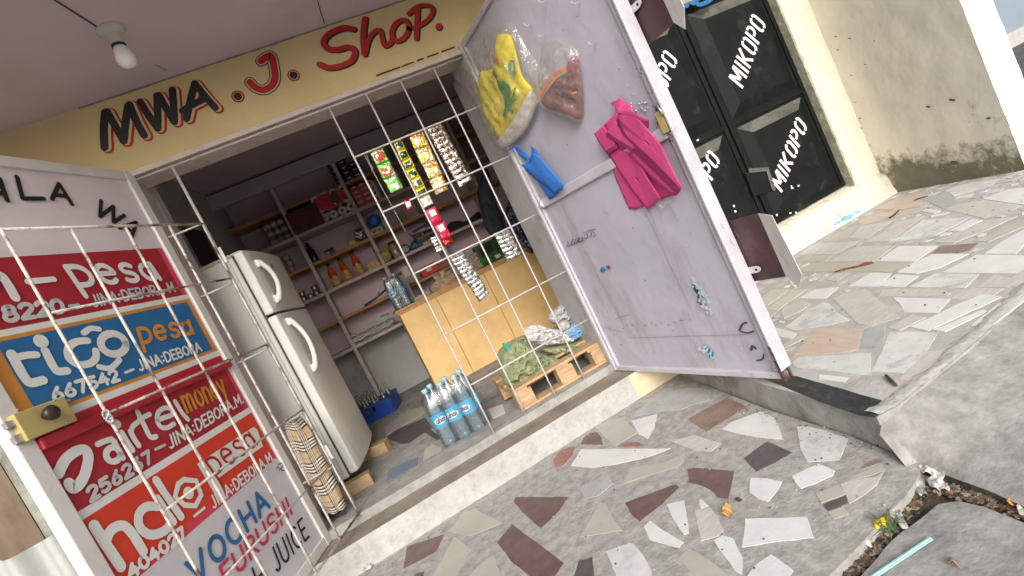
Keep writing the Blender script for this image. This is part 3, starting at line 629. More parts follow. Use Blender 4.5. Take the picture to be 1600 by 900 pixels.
mb = MB(); mb.box((-2.1, 3.0, 2.73), (2.04, 5.8, 2.9)); mb.box((-2.1, 2.9, ZC+.02), (2.04, 3.0, 2.9)); obj('shop_ceiling', mb, 'innerceil', shop)
# dark framed hatches high on the grey side wall
SW = Plane((-1.16, 3.0, 0), (2.65, -.36, 0), (.36, 2.65, 0))
mb = MB()
for a0, a1 in ((.75, 1.05), (1.45, 1.8)): mb.pbox(SW, a0, 1.45, a1, 2.3, -.005, .012)
obj('hatch', mb, mat('dark hatch', (.04, .04, .045), .6), shop)
# painted lettering on the fascia
mb = MB()
MW = [[(165, 176), (163, 203), (164, 231)], [(168, 175), (181, 198), (194, 221)], [(194, 221), (197, 192), (201, 166)], [(203, 164), (214, 190), (226, 212)],
      [(220, 160), (233, 181), (247, 201)], [(247, 201), (247, 176), (246, 150)], [(249, 150), (261, 171), (273, 191)], [(273, 191), (272, 166), (270, 141)],
      [(292, 186), (298, 158), (305, 131)], [(305, 131), (321, 151), (337, 169)], [(286, 174), (302, 164), (320, 155)]]
for q in MW: stroke(mb, FAC, q, .048, .0015, 1, d=(.011, -.009))
for q in MW: stroke(mb, FAC, q, .036, .0030, 2, d=(.008, -.005))
for q in MW: stroke(mb, FAC, q, .033, .0045, 0)
for c in ((372, 151), (459, 118)):
    disc(mb, FAC, c, .031, .0015, 1); disc(mb, FAC, c, .0235, .003, 2); disc(mb, FAC, c, .020, .0045, 0)
J = [(408, 96), (416, 90), (424, 88), (428, 103), (430, 122), (424, 135), (411, 141), (399, 137), (391, 129)]
stroke(mb, FAC, J, .056, .0015, 3); stroke(mb, FAC, J, .045, .003, 2); stroke(mb, FAC, J, .034, .0045, 1)
SH = [([(552, 46), (536, 44), (515, 53), (505, 66), (511, 76), (527, 78), (543, 74), (554, 80), (549, 95), (530, 104), (512, 106), (499, 101)], .028),
      ([(570, 30), (567, 58), (569, 85)], .028), ([(570, 84), (576, 62), (586, 49), (594, 49), (597, 60), (601, 72), (610, 67), (613, 56)], .024),
      ([(652, 14), (651, 36), (650, 60)], .026), ([(638, 22), (652, 11), (668, 9), (676, 16), (671, 28), (659, 38), (646, 44)], .022)]
SH.append(([(625+13*math.cos(t/12*6.283)+2*math.sin(t/12*6.283), 48-16*math.sin(t/12*6.283)-3*math.cos(t/12*6.283)) for t in range(13)], .025))
for q, wd in SH: stroke(mb, FAC, q, wd+.006, .0022, 0, d=(.006, -.005))
for q, wd in SH: stroke(mb, FAC, q, wd, .0040, 4)
disc(mb, FAC, (686.5, 43), .022, .0022, 0); disc(mb, FAC, (686, 42), .019, .004, 4)
obj('painted_lettering', mb, ['pblack', 'pshopred', 'yellow', 'pnavy', 'pshopred'], shop)

# ceiling bulb
CB = CP.hit(172, 46)
bt = thing('ceiling_bulb', 'unlit white frosted bulb in a round holder on the lilac porch ceiling', 'light bulb', CB)
mb = MB(); mb.lathe(CB+V((0, 0, -.001)), [(.0, -.028), (.03, -.026), (.048, -.012), (.05, 0)], 24); mb.lathe(CB, [(.0, -.068), (.024, -.068), (.026, -.042), (.03, -.024)], 20)
obj('holder', mb, mat('old white bakelite', (.5, .5, .44), .4, var=.1, dirt=(.3, .3, .25)), bt)
mb = MB(); mb.lathe(CB, [(.026, -.066), (.026, -.075), (.023, -.077)], 20); obj('collar', mb, 'glossb', bt)
mb = MB(); mb.lathe(CB, [(.022, -.074), (.026, -.086), (.032, -.103), (.035, -.122), (.033, -.138), (.025, -.152), (.013, -.160), (0, -.162)], 28)
obj('bulb', mb, mat('frosted glass', (.8, .82, .84), .25, var=.01), bt)
mb = MB(); ribs = [CP.hit(*p, .003) for p in ((60, -18), (85, 0), (120, 22), (150, 41))]; mb.tube(ribs, .0028, 6)
obj('wire', mb, 'glossb', bt)

# ================================================================== LEFT SHOP DOOR with painted adverts
ld = thing('metal_door', 'open steel door leaf covered in red and blue mobile money adverts, left of the doorway', 'door', HL+dL*.5+V((0, 0, .14)))
mb = MB(); T, Bm = 2.18, .15
mb.pbox(LD, -1.03, Bm, -.005, T, -.012, 0); obj('panel', mb, 'pinkwhite', ld)
mb = MB()
mb.pbox(LD, -.05, Bm, 0, T, -.03, .012); mb.pbox(LD, -1.04, Bm, -.985, T, -.03, .014); mb.pbox(LD, -.985, T-.045, -.05, T, -.03, .010); mb.pbox(LD, -.985, Bm, -.05, Bm+.05, -.03, .010)
obj('frame', mb, 'whitepaint', ld, bevel=.004)
mb = MB()
RX, LX = -.062, -.982
def band(b0, b1, mi, a0=LX, a1=RX, off=.0012): rect(mb, LD, a0, b0, a1, b1, off, mi)
band(1.546, 1.788, 0); band(1.546, 1.788, 1, -.092, RX, .0022); band(1.524, 1.546, 2); band(1.248, 1.524, 4); band(1.262, 1.510, 3, LX+.05, -.09, .0022)
band(1.222, 1.248, 2); band(1.10, 1.222, 5); band(.940, 1.10, 0); band(.94, 1.16, 6, -.085, RX, .0022); band(.912, .94, 2); band(.690, .912, 7); band(.66, .690, 6); band(.17, .66, 8)
obj('painted_bands', mb, ['pred', 'ppink', 'pwhite', 'pblue', 'porg', 'pred2', 'ppink', 'pscar', 'pgrey'], ld)
mb = MB(); mb.pbox(LD, -.985, 1.152, -.05, 1.192, .0, .028); obj('cross_rail', mb, 'cabinred', ld, bevel=.006)
mb = MB(); o = .0045
def LT(s, A, B, C, wd, mi, **k): text(mb, LD, s, A, B, C, wd, o, mi, **k)
def LS(p, wd, mi, **k): stroke(mb, LD, p, wd, o, mi, **k)
# lilac header
for q in ([(-13, 318), (-2, 280)], [(-2, 280), (10, 314)], [(-9, 304), (6, 302)], [(25, 277), (34, 311)], [(34, 311), (67, 311)], [(80, 312), (91, 288)], [(91, 288), (111, 320)], [(84, 305), (103, 307)],
          [(157, 314), (155, 339)], [(155, 339), (176, 323)], [(176, 323), (176, 348)], [(176, 348), (193, 337)], [(185, 357), (212, 348)], [(212, 348), (204, 373)], [(194, 354), (207, 364)]): LS(q, .017, 1, sm=False)
# first band
LT('pesa', (117, 447), (251, 436), (97, 418), .022, 0, xh=True, track=.13)
LS([(42, 441), (82, 437)], .022, 0); LS([(-14, 452), (-10, 436), (-1, 432), (9, 443), (22, 466)], .03, 0)
LT('78220', (-22, 508), (101, 488), (-29, 485), .016, 2, track=.1); LS([(107, 479), (121, 477)], .011, 2)
LT('JINA:DEBORA M', (145, 480), (273, 456), (138, 463), .009, 2, track=.16)
# second band
LS([(16, 554), (26, 573), (36, 590), (46, 599), (65, 595)], .03, 0); LS([(22, 560), (40, 556), (55, 555)], .024, 0)
disc(mb, LD, (62, 534), .024, o, 0); LS([(69, 549), (82, 574), (90, 581), (103, 580)], .028, 0)
LS([(135, 533), (117, 535), (105, 545), (106, 560), (120, 570), (138, 569), (148, 560), (148, 549)], .027, 0)
LS([(175.5+19.5*math.cos(t/14*6.283)+2*math.sin(t/14*6.283), 538+16*math.sin(t/14*6.283)) for t in range(15)], .03, 0)
LS([(129, 521), (140, 514), (153, 515)], .022, 0); LS([(153, 574), (171, 576), (185, 563)], .022, 0)
LT('pesa', (218, 537), (302, 521), (211, 515), .017, 3, xh=True, track=.13)
LT('667542', (83, 628), (186, 594), (76, 610), .013, 0, track=.12); LS([(194, 583), (207, 578)], .010, 0)
LT('JINA:DEBORA', (217, 580), (314, 548), (211, 565), .009, 0, track=.14)
# third band
LS([(89, 741), (95, 728), (103, 716), (119, 705), (131, 704), (136, 716), (131, 741), (122, 757), (112, 764), (106, 756)], .034, 0)
LS([(151, 695), (162, 690), (173, 687)], .02, 0); LS([(176, 690), (183, 704), (190, 716)], .022, 0)
LS([(175+11*math.cos(t/12*6.283), 711+11*math.sin(t/12*6.283)) for t in range(13)], .022, 0)
disc(mb, LD, (180, 663.5), .018, o, 0); LS([(188, 677), (196, 690), (205, 704)], .022, 0)
LS([(202, 675), (208, 687), (215, 697)], .021, 0); LS([(203, 676), (206, 667), (213, 661)], .019, 0)
LS([(213, 644), (224, 666), (233, 683), (242, 683)], .021, 0); LS([(216, 656), (232, 648)], .019, 0)
LS([(245, 657), (256, 653), (268, 648), (265, 640), (256, 638), (246, 645), (244, 658), (250, 668), (260, 669), (270, 663)], .02, 0)
LS([(272, 628), (283, 646), (292, 656)], .021, 0)
LT('money', (290, 645), (354, 615), (280, 622), .014, 3, xh=True, track=.1)
LT('256267', (139, 785), (237, 721), (132, 766), .013, 2, track=.14); LS([(241, 703), (256, 696)], .010, 2)
LT('JINA:DEBORA.M.', (264, 702), (380, 629), (258, 684), .009, 0, track=.15)
# fourth band
LS([(145, 822), (166, 855), (187, 886)], .035, 0); LS([(163, 848), (172, 829), (190, 822), (205, 835), (222, 862)], .033, 0)
LS([(246, 792), (226, 793), (215, 806), (217, 825), (232, 836), (250, 833), (262, 824)], .032, 0); LS([(244, 780), (256, 798), (269, 816)], .03, 0)
LS([(242, 751), (260, 778), (281, 808)], .03, 0)
LS([(286, 750), (305, 752), (313, 774), (304, 791), (287, 790), (272, 777), (277, 757)], .022, 0, sm=False, closed=True); disc(mb, LD, (293, 771), .024, o, 0)
mb.quad([LD.hit(x, y, .0032) for x, y in ((308, 725), (396, 667), (402, 671), (411, 697), (340, 748), (352, 775), (342, 783))], 0)
LT('pesa', (333, 744), (402, 694), (317, 722), .012, 4, xh=True, track=.14)
LT('404027', (203, 905), (290, 838), (195, 889), .013, 0, track=.12); LS([(302, 807), (318, 794)], .010, 0)
LT('JINA:DEBORA.M.', (332, 795), (428, 718), (325, 779), .009, 0, track=.15)
# lower panel
LT('VOCHA', (305, 918), (420, 792), (289, 882), .018, 5, track=.22); LT('EURUSHI', (352, 918), (456, 801), (341, 888), .014, 6, track=.2)
LT('H JUICE', (405, 924), (482, 838), (392, 890), .011, 1, track=.22)
LS([(433, 727), (438, 724), (441, 729), (437, 734), (443, 736)], .004, 1); LS([(430, 733), (434, 730), (436, 737)], .003, 1)
obj('painted_lettering', mb, ['pwhite', 'pblack', 'ppale', 'porg', 'pshopred', 'pletblue', 'pletred'], ld)
# gold lock box with its knob
lb = MB(); lb.pbox(LD, -1.025, 1.195, -.865, 1.283, .0, .04); lk = obj('lock_box', lb, 'brass', ld, bevel=.003)
lb = MB(); c = LD.hit(70, 650, .04); lb.lathe(c, [(.012, 0), (.014, .012), (.022, .018), (.024, .03), (.018, .038), (0, .04)], 16, LD.n); obj('knob', lb, 'darkmetal', lk)
lb = MB()
for p in ((85, 626), (104, 660), (28, 640)): c = LD.hit(*p, .0405); lb.lathe(c, [(.003, 0), (.002, .0015), (0, .002)], 8, LD.n)
lb.pbox(LD, -.868, 1.262, -.835, 1.272, .008, .02); obj('rivet', lb, 'steel', lk)
lb = MB(); lb.pbox(LD, -1.046, 1.20, -1.02, 1.225, .014, .03); lb.pbox(LD, -1.046, 1.25, -1.02, 1.27, .014, .03); obj('bolt', lb, 'steel', lk)

# ================================================================== FIXED GRILLE and its swung-out gate
LEV = [.762, .443, .078, -.29, -.603]; LEVZ = [z+CZ for z in LEV]
gr = thing('security_grille', 'white painted bar grille fixed across the right part of the shop doorway', 'grille', (0.3, 2.8, .195))
mb = MB(); mb.tube([(-.69, 2.8, ZL-.045), (1.09, 2.8, ZL-.045)], .0055, 8); obj('top_bar', mb, 'bar', gr)
for x in (.281, .487, .688, .888):
    mb = MB(); pts = [(x+.003*nz((x*9, z, 0)), 2.8, .18+z) for z in [i*.2 for i in range(10)]] + [(x, 2.8, ZL-.045)]; mb.tube(pts, .0050, 8); obj('vertical_bar', mb, 'bar', gr)
mb = MB(); mb.tube([(-.515, 2.8, .18), (-.515, 2.8, ZL-.045)], .0075, 8); obj('vertical_bar', mb, 'bar', gr)
for z in LEVZ:
    mb = MB(); mb.tube([(.281, 2.806, z), (1.1, 2.806, z)], .0050, 8); obj('horizontal_bar', mb, 'bar', gr)
    mb = MB(); mb.tube([(-.69, 2.806, z-.02), (-.515, 2.806, z-.02)], .0050, 8); obj('horizontal_bar', mb, 'bar', gr)
gg = thing('grille_gate', 'rusty cream bar gate swung out in front of the advert covered door', 'gate', HG+dG*.5+V((0, 0, .2)))
ZT = 1.832
mb = MB(); mb.tube([HG+V((0, 0, ZT)), HG+dG*.915+V((0, 0, ZT))], .0060, 8); obj('frame_bar', mb, 'bargate', gg); mb = MB(); mb.tube([HG+V((0, 0, .2)), HG+dG*.915+V((0, 0, .2))], .0060, 8); obj('frame_bar', mb, 'bargate', gg)
for k in range(5):
    s = [.014, .228, .457, .685, .912][k]
    mb = MB(); mb.tube([HG+dG*s+V((0, .004*nz((s*5, z, 1)), z)) for z in [.2+i*(ZT-.2)/8 for i in range(9)]], .0055, 8); obj('vertical_bar', mb, 'bargate', gg)
for z in (1.538, 1.173, .805, .492):
    mb = MB(); mb.tube([HG+dG*.014+V((0, 0, z)), HG+dG*.6+V((0.004, 0, z+.002)), HG+dG*.915+V((0, 0, z))], .0048, 8); obj('horizontal_bar', mb, 'bargate', gg)
for z in (1.66, .55):
    mb = MB(); c = HG+V((.004, 0, z)); mb.obox(c, (.011, 0, 0), (0, .008, 0), (0, 0, .04)); obj('hinge', mb, 'bar', gg, bevel=.003)
mb = MB(); c = GP.hit(167, 648, .01)
for k in range(7): mb.tube([c+V((.01*math.cos(t), .004*math.sin(t*2+k), .012*math.sin(t)+.004*k-.02)) for t in [j*.7 for j in range(10)]], .0022, 5)
obj('wire_binding', mb, 'steel', gg)

# ================================================================== RIGHT SHOP DOOR
rd = thing('metal_door', 'open lilac steel door leaf hung with clothes and carrier bags, right of the doorway', 'door', HR+dR*.58+V((0, 0, .15)))
T, Bm, WD = 2.2, .153, 1.163
mb = MB()
mb.grid(lambda u, v: RD.w(.01+u*(WD-.02), Bm+v*(T-Bm), .0035*nz((u*3, v*5, 2))+.0012*nz((u*13, v*22, 5))), 40, 64); 
mb.pbox(RD, 0.003, Bm, WD-.003, T, -.02, -.012, 1); obj('panel', mb, ['lilac', 'gatestrip'], rd)
mb = MB(); mb.pbox(RD, 0, Bm, .028, T, -.03, .022); mb.pbox(RD, .040, Bm, .052, T, -.004, .013); mb.pbox(RD, WD-.012, Bm+.04, WD, T, -.035, .03); mb.pbox(RD, WD-.05, Bm+.03, WD-.012, T, -.004, .012)
mb.pbox(RD, .028, Bm-.002, WD-.012, Bm+.028, -.004, .016); mb.pbox(RD, .028, T-.03, WD-.012, T, -.004, .016)
obj('frame', mb, 'lilacf', rd, bevel=.004)
mb = MB(); mb.pbox(RD, WD-.0135, Bm-.002, WD-.002, Bm+.15, -.001, .0312); obj('rusty_corner', mb, mat('rusty edge', (.085, .04, .035), .8, var=.4, scale=30, dirt=(.5, .46, .46), damt=.9, dscale=16, dthr=.57), rd)
mb = MB(); mb.pbox(RD, .052, 1.185, WD-.05, 1.235, .0, .017); mb.tube([RD.w(.06, 1.21, .005), RD.w(.09, 1.21, .009)], .024, 12); obj('cross_rail', mb, 'lilacf', rd, bevel=.007)
# pressed seams and weld lines
mb = MB()
def seam(a, b_, o=.0025, wd=.003): ribbon(mb, RD, smooth([RD.p2(*a), RD.p2(*b_)] if True else 0), wd, o+.004)
for a, b_ in (((880, 320), (985, 527)), ((985, 527), (1180, 521)), ((985, 490), (963, 497)), ((1010, 330), (1080, 480)), ((940, 508), (975, 519))): seam(a, b_)
obj('weld_seam', mb, mat('grey seam line', (.3, .28, .31), .7), rd)  # seam lines drawn in a darker grey than the door paint
# hooks for hanging goods
mb = MB()
for p in ((830, 38), (853, 2), (905, 4), (931, 67), (1042, 320), (852, 55)):
    c = RD.hit(*p, .006); mb.tube([c, c+RD.n*.03, c+RD.n*.036+V((0, 0, .012))], .0022, 6)
obj('hook', mb, 'lilacf', rd)
mb = MB(); rr = random.Random(5)
for i in range(14):
    c = RD.hit(1000+rr.uniform(-14, 14), 166+rr.uniform(-8, 8), .004); mb.lathe(c, [(.004, 0), (.003, .003), (0, .004)], 7, RD.n)
for i in range(60):
    c = RD.w(rr.uniform(.1, 1.08), rr.uniform(.22, 2.1), .004); mb.lathe(c, [(rr.uniform(.0015, .004), 0), (0, .0025)], 6, RD.n)
obj('weld_spatter', mb, 'lilacf', rd)
# torn blue sticker scraps, scuffs and handwriting
mb = MB(); rr = random.Random(11)
def scraps(cx, cy, dx, dy, n, wdt, mi):
    for i in range(n):
        t = rr.uniform(-1, 1); x, y = cx+dx*t+rr.uniform(-wdt, wdt)*(1-abs(t)*.5), cy+dy*t+rr.uniform(-wdt, wdt)*.6
        r0 = rr.uniform(1.2, 4.2); q = [(x+r0*rr.uniform(.4, 1.2)*math.cos(k*1.05), y+r0*rr.uniform(.4, 1.2)*math.sin(k*1.05)) for k in range(6)]
        _k[0] = (_k[0]+1) % 60; mb.quad([RD.hit(a, b_, .0056+_k[0]*.00012) for a, b_ in q], mi)
scraps(1096, 461, 13, 28, 55, 7, 1); scraps(1092, 462, 8, 18, 30, 5, 0); scraps(1104, 549, 10, 8, 26, 7, 1); scraps(1108, 551, 5, 6, 16, 5, 2)
scraps(942, 422, 2, 1, 7, 2, 2); scraps(950, 418, 2, 1, 6, 2, 3)
obj('torn_sticker', mb, [mat('dark sticker ink', (.02, .06, .12), .5), mat('pale sticker paper', (.5, .6, .64), .6), mat('blue sticker ink', (.03, .2, .42), .5), mat('plum ink', (.2, .06, .16), .5)], rd)
mb = MB()
for q in ([(886, 386), (890, 380), (887, 376), (889, 384), (893, 382)], [(893, 381), (897, 372), (894, 383), (899, 379)], [(899, 379), (902, 371), (899, 381), (903, 377), (906, 369), (903, 380)], [(906, 378), (911, 375), (908, 371), (905, 377), (912, 374), (914, 378)],
          [(913, 376), (911, 370), (915, 372)], [(917, 373), (914, 366), (912, 363), (916, 362), (919, 369), (917, 373)], [(921, 371), (918, 363), (922, 359), (926, 365), (923, 370)], [(926, 368), (924, 358)], [(931, 357), (926, 359), (930, 363), (932, 367), (928, 369)]): stroke(mb, RD, q, .0028, .006)
obj('handwriting', mb, mat('ballpoint ink', (.05, .05, .07), .6), rd)
mb = MB()
for pts in ([(1157, 515), (1162, 505), (1168, 503)], [(1158, 516), (1168, 519), (1179, 517)], [(1175, 545), (1177, 540), (1182, 543)], [(1184, 562), (1193, 560), (1195, 553)]): stroke(mb, RD, pts, .006+rr.uniform(0, .006), .006)
for i in range(16): scr = RD.p2(945+i*9+rr.uniform(-2, 2), 513-i*.8+rr.uniform(-3, 3)); ribbon(mb, RD, [scr, (scr[0]+rr.uniform(.003, .012), scr[1]+rr.uniform(-.003, .003))], .003, .006)
obj('scuff_mark', mb, mat('dark scuff', (.07, .05, .06), .7), rd)
# gold latch keeper on the free edge, and two padlock flaps behind the edge
mb = MB(); mb.pbox(RD, WD-.055, 1.205, WD-.02, 1.29, .010, .026); obj('latch_plate', mb, 'brass', rd, bevel=.003)
mb = MB(); mb.tube([RD.w(WD-.05, 1.30, .012), RD.w(WD-.02, 1.31, .03), RD.w(WD-.01, 1.27, .03)], .005, 8); mb.tube([RD.w(WD-.03, 1.20, .02), RD.w(WD-.005, 1.19, .03)], .006, 8); obj('latch_pin', mb, 'steel', rd)
maroon = mat('maroon steel', (.07, .035, .04), .5, var=.2, dirt=(.15, .1, .1)); 
for b0, b1 in ((.548, .80), (1.525, 1.78)):
    mb = MB(); mb.pbox(RD, WD-.02, b0, WD+.125, b1, -.05, -.044); fl = obj('padlock_flap', mb, maroon, rd)
    mb = MB(); w0, w1 = WD+.125, WD+.205
    q = [RD.w(w0, b0+.004, -.047), RD.w(w0+.045, b0-.045, -.03), RD.w(w1+.01, b0+.01, -.012), RD.w(w1-.004, b1-.015, -.012), RD.w(w0+.0, b1-.002, -.047)]
    mb.prism(q, RD.n*-.003); obj('folded_flange', mb, 'whitepaint', fl)
    mb = MB(); z = b0+.05 if b0 < 1 else b1-.12
    ring = [(WD+.03+.02*math.cos(t), z+.013*math.sin(t)) for t in [math.pi*(.5-k/8) for k in range(9)]]
    mb.prism([RD.w(a, b_, -.035) for a, b_ in [(WD, z-.013)]+ring[::-1]+[(WD, z+.013)]], RD.n*.005); mb.lathe(RD.w(WD+.032, z, -.0297), [(.0055, 0), (0, .0006)], 10, RD.n, 1); obj('hasp', mb, ['lilacf', 'glossb'], fl)

# ================================================================== NEIGHBOURING FRONT, its gates and side wall
nb = thing('neighbour_building', 'cream plastered neighbouring front with a chipped kerb under its black gates', 'building', (3.0, 3.13, ZU))
GT = 2.07; NX = 3.655
mb = MB(); mb.box((2.05, 3.13, 0), (2.06, 3.5, 3)); mb.box((NX, 3.13, ZU), (4.2, 3.4, 3)); mb.box((2.05, 3.13, GT), (NX, 3.4, 3)); obj('front_wall', mb, 'cream', nb)
mb = MB()
mb.grid(lambda u, v: (NX-.004+.006*nz((0, v*30, 1)), 3.125+.085*u, .32+v*(GT-.32)), 2, 60); mb.grid(lambda u, v: (NX-.002+(.02+.016*nz((5, v*24, 1)))*u, 3.127, .32+v*(GT-.32)), 2, 60)
obj('jamb_edge', mb, 'creamedge', nb)
def kf(u, v):
    x = 2.05+u*1.93; pr = [(3.04, ZU-.01), (3.062, ZU+.06), (3.07, ZU+.13), (3.085, ZU+.165), (3.115, ZU+.19), (3.22, ZU+.215)]
    t = v*5; i = min(int(t), 4); t -= i; y = pr[i][0]*(1-t)+pr[i+1][0]*t; z = pr[i][1]*(1-t)+pr[i+1][1]*t
    e = max(0, (u-.96)/.04)
    return (x, y+.008*nz((x*9, z*14, 0))+.03*e*e, z+.005*nz((x*12, 3, y*20))-.03*e*e)
mb = MB(); mb.grid(kf, 90, 15); obj('kerb', mb, mat('flaking lime kerb', (.66, .63, .52), .85, var=.1, scale=12, bump=.8, bscale=30, dirt=(.33, .32, .27), damt=.8, dscale=9, dthr=.54), nb)
mb = MB(); K = Plane((0, 3.05, 0), (0, -1, .12), (1, 0, 0))
for cx, cy, r0 in ((1325, 340, 11), (1310, 348, 8), (1338, 332, 7)):
    mb.quad([K.hit(cx+r0*(1+.4*nz((k, cx, 0)))*math.cos(k*.7), cy+r0*.42*(1+.5*nz((k, 3, cx)))*math.sin(k*.7)-.4*r0*math.cos(k*.7)*.8, .004+cx*.00001) for k in range(9)])
obj('blue_paint_patch', mb, mat('old blue paint', (.22, .42, .5), .8, var=.2, scale=30), nb)
NS = PY(3.13); mb = MB(); rect(mb, NS, 2.1, GT+.005, 3.5, GT+.5, .002, 0); rect(mb, NS, 2.1, GT-.0, 3.62, GT+.03, .006, 2)
text(mb, NS, 'NJ', (1057, 14), (1090, 1), (1050, -10), .045, .004, 1, track=.25); stroke(mb, NS, [(1086, 3), (1092, 8), (1105, 3), (1112, -2)], .03, .004, 1)
obj('painted_sign', mb, [mat('pale sign ground', (.6, .62, .6), .7), 'pletblue', 'creamedge'], nb)
# gates
sg = thing('steel_gate', 'pair of black steel gate leaves stencilled in white four times, closed', 'gate', (2.9, 3.2, .33))
GY = 3.2; NG = PY(GY)
def leaf(x0, x1, name='gate_leaf'):
    mb = MB(); mb.box((x0, GY, .34), (x1, GY+.03, GT))
    for a in (x0, x1-.035): mb.box((a, GY-.012, .34), (a+.035, GY-.0005, GT))
    for z in (.34, 1.135, GT-.04): mb.box((x0+.035, GY-.012, z), (x1-.035, GY-.0005, z+.035))
    # pressed pyramid fields
    for z0, z1 in ((.385, 1.125), (1.18, GT-.05)):
        a, b, c, d = x0+.06, x1-.06, x0+.19, x1-.19; e = .09; yy = GY-.03
        P0 = [(a, GY-.001, z0+.01), (b, GY-.001, z0+.01), (b, GY-.001, z1-.01), (a, GY-.001, z1-.01)]; P1 = [(c-.03, yy, z0+e), (d+.03, yy, z0+e), (d+.03, yy, z1-e), (c-.03, yy, z1-e)]
        for k in range(4): mb.quad([P0[k], P0[(k+1) % 4], P1[(k+1) % 4], P1[k]], 1 if k == 2 else 0)
        mb.quad(P1)
    return obj(name, mb, ['gateblack', 'gatestrip'], sg, bevel=.002)
leaf(2.06, 2.845); leaf(2.865, NX-.005)
NGp = PY(GY-.0305); mb = MB()
G['o2'] = (.62, []); 
def stencil(A, B, C, only=None):
    a, b, c = NGp.p2(*A), NGp.p2(*B), NGp.p2(*C)
    ST = {'M': (.78, [[(.09, 0), (.09, 1)], [(.14, .98), (.38, .3)], [(.4, .3), (.64, .98)], [(.69, 0), (.69, 1)]]), 'I': (.24, [[(.12, 0), (.12, 1)]]), 'K': (.66, [[(.09, 0), (.09, 1)], [(.24, .5), (.56, 1)], [(.24, .5), (.56, 0)]]),
          'O': (.62, [[(.26, .97), (.13, .9), (.09, .78), (.09, .22), (.13, .1), (.26, .03)], [(.36, .97), (.49, .9), (.53, .78), (.53, .22), (.49, .1), (.36, .03)]]),
          'P': (.6, [[(.09, 0), (.09, 1)], [(.24, .96), (.44, .92), (.51, .8), (.51, .6), (.44, .48), (.24, .44)]])}
    s = 'MIKOPO'; tr = .09; tw = sum(ST[k][0]+tr for k in s)-tr; ex = ((b[0]-a[0])/tw, (b[1]-a[1])/tw); ey = (c[0]-a[0], c[1]-a[1]); x = 0
    for i, ch in enumerate(s):
        for q in ST[ch][1]:
            if only is None or i >= only: ribbon(mb, NGp, [(a[0]+ex[0]*(x+p[0])+ey[0]*p[1], a[1]+ex[1]*(x+p[0])+ey[1]*p[1]) for p in q], math.hypot(*ex)*.155, .0015, 0, 'flat')
        x += ST[ch][0]+tr
stencil((1160, 139.5), (1197, 38), (1138, 121)); stencil((1221, 302), (1261, 198), (1205, 284)); stencil((1022, 196), (1059, 94), (1000, 178)); stencil((1086, 354), (1125, 250), (1068, 336))
obj('stencilled_lettering', mb, mat('white stencil paint', (.75, .77, .76), .5, var=.05), sg)
mb = MB(); q = [NG.hit(x, y, .03) for x, y in ((1164, 270), (1195, 264), (1206, 295), (1196, 303), (1178, 306))]; mb.prism(q, (0, .03, 0)); obj('lock_cover', mb, 'gateblack', sg, bevel=.003)
mb = MB(); ribbon(mb, NG, [NG.p2(*p) for p in ((1168, 268), (1194, 266), (1204, 296))], .035, .032); obj('pale_rim', mb, 'gatestrip', sg)  # paler strip along the top and right edge of the lock cover
mb = MB(); rr = random.Random(2)
for cx, cy in ((1238, 294), (1248, 290), (1237, 291), (1147, 322), (1149, 330), (1214, 336), (1235, 333), (1090, 219), (1244, 332)):
    mb.quad([NGp.hit(cx+rr.uniform(1, 2.5)*math.cos(k*1.3), cy+rr.uniform(1, 2.5)*math.sin(k*1.3), .003) for k in range(5)])
obj('paint_drip', mb, mat('drip paint', (.7, .7, .7), .6), sg)
# side wall with mould
M['mould'] = mat('mouldy cream wall', (.76, .73, .64), .85, var=.05, scale=2.2, bump=.2, bscale=25, dirt=(.5, .45, .31), damt=.4, dscale=2.2, dthr=.57)
m = M['mould']; n = m.node_tree.nodes; l = m.node_tree.links; bs = n['Principled BSDF']; src = bs.inputs['Base Color'].links[0].from_socket
tc = n.new('ShaderNodeTexCoord'); sx = n.new('ShaderNodeSeparateXYZ'); l.new(tc.outputs['Object'], sx.inputs[0])
no = n.new('ShaderNodeTexNoise'); no.inputs['Scale'].default_value = 4.2; no.inputs['Detail'].default_value = 10; no.inputs['Roughness'].default_value = .72; l.new(tc.outputs['Object'], no.inputs['Vector'])
hz = n.new('ShaderNodeMapRange'); hz.inputs[1].default_value = .02; hz.inputs[2].default_value = .78; hz.inputs[3].default_value = .34; hz.inputs[4].default_value = -.26; l.new(sx.outputs['Z'], hz.inputs[0])
ad = n.new('ShaderNodeMath'); ad.operation = 'ADD'; l.new(no.outputs['Fac'], ad.inputs[0]); l.new(hz.outputs[0], ad.inputs[1])
rp = n.new('ShaderNodeMapRange'); rp.inputs[1].default_value = .6; rp.inputs[2].default_value = .74; rp.inputs[4].default_value = .88; l.new(ad.outputs[0], rp.inputs[0])
no2 = n.new('ShaderNodeTexNoise'); no2.inputs['Scale'].default_value = 16; no2.inputs['Detail'].default_value = 8; l.new(tc.outputs['Object'], no2.inputs['Vector'])
mc = n.new('ShaderNodeMix'); mc.data_type = 'RGBA'; mc.inputs[6].default_value = (.025, .026, .012, 1); mc.inputs[7].default_value = (.17, .155, .085, 1); l.new(no2.outputs['Fac'], mc.inputs[0])
mm = n.new('ShaderNodeMix'); mm.data_type = 'RGBA'; l.new(rp.outputs[0], mm.inputs[0]); l.new(src, mm.inputs[6]); l.new(mc.outputs[2], mm.inputs[7]); l.new(mm.outputs[2], bs.inputs['Base Color'])
sw = thing('side_wall', 'cream wall projecting from the neighbouring front, black mould along its foot', 'wall', (3.85, 2.6, ZU))
WA, WB = V((3.945, 3.14, 0)), V((3.765, 2.15, 0)); dw = (WB-WA).normalized(); nw = V((dw.y, -dw.x, 0)); nw = nw if nw.x < 0 else -nw
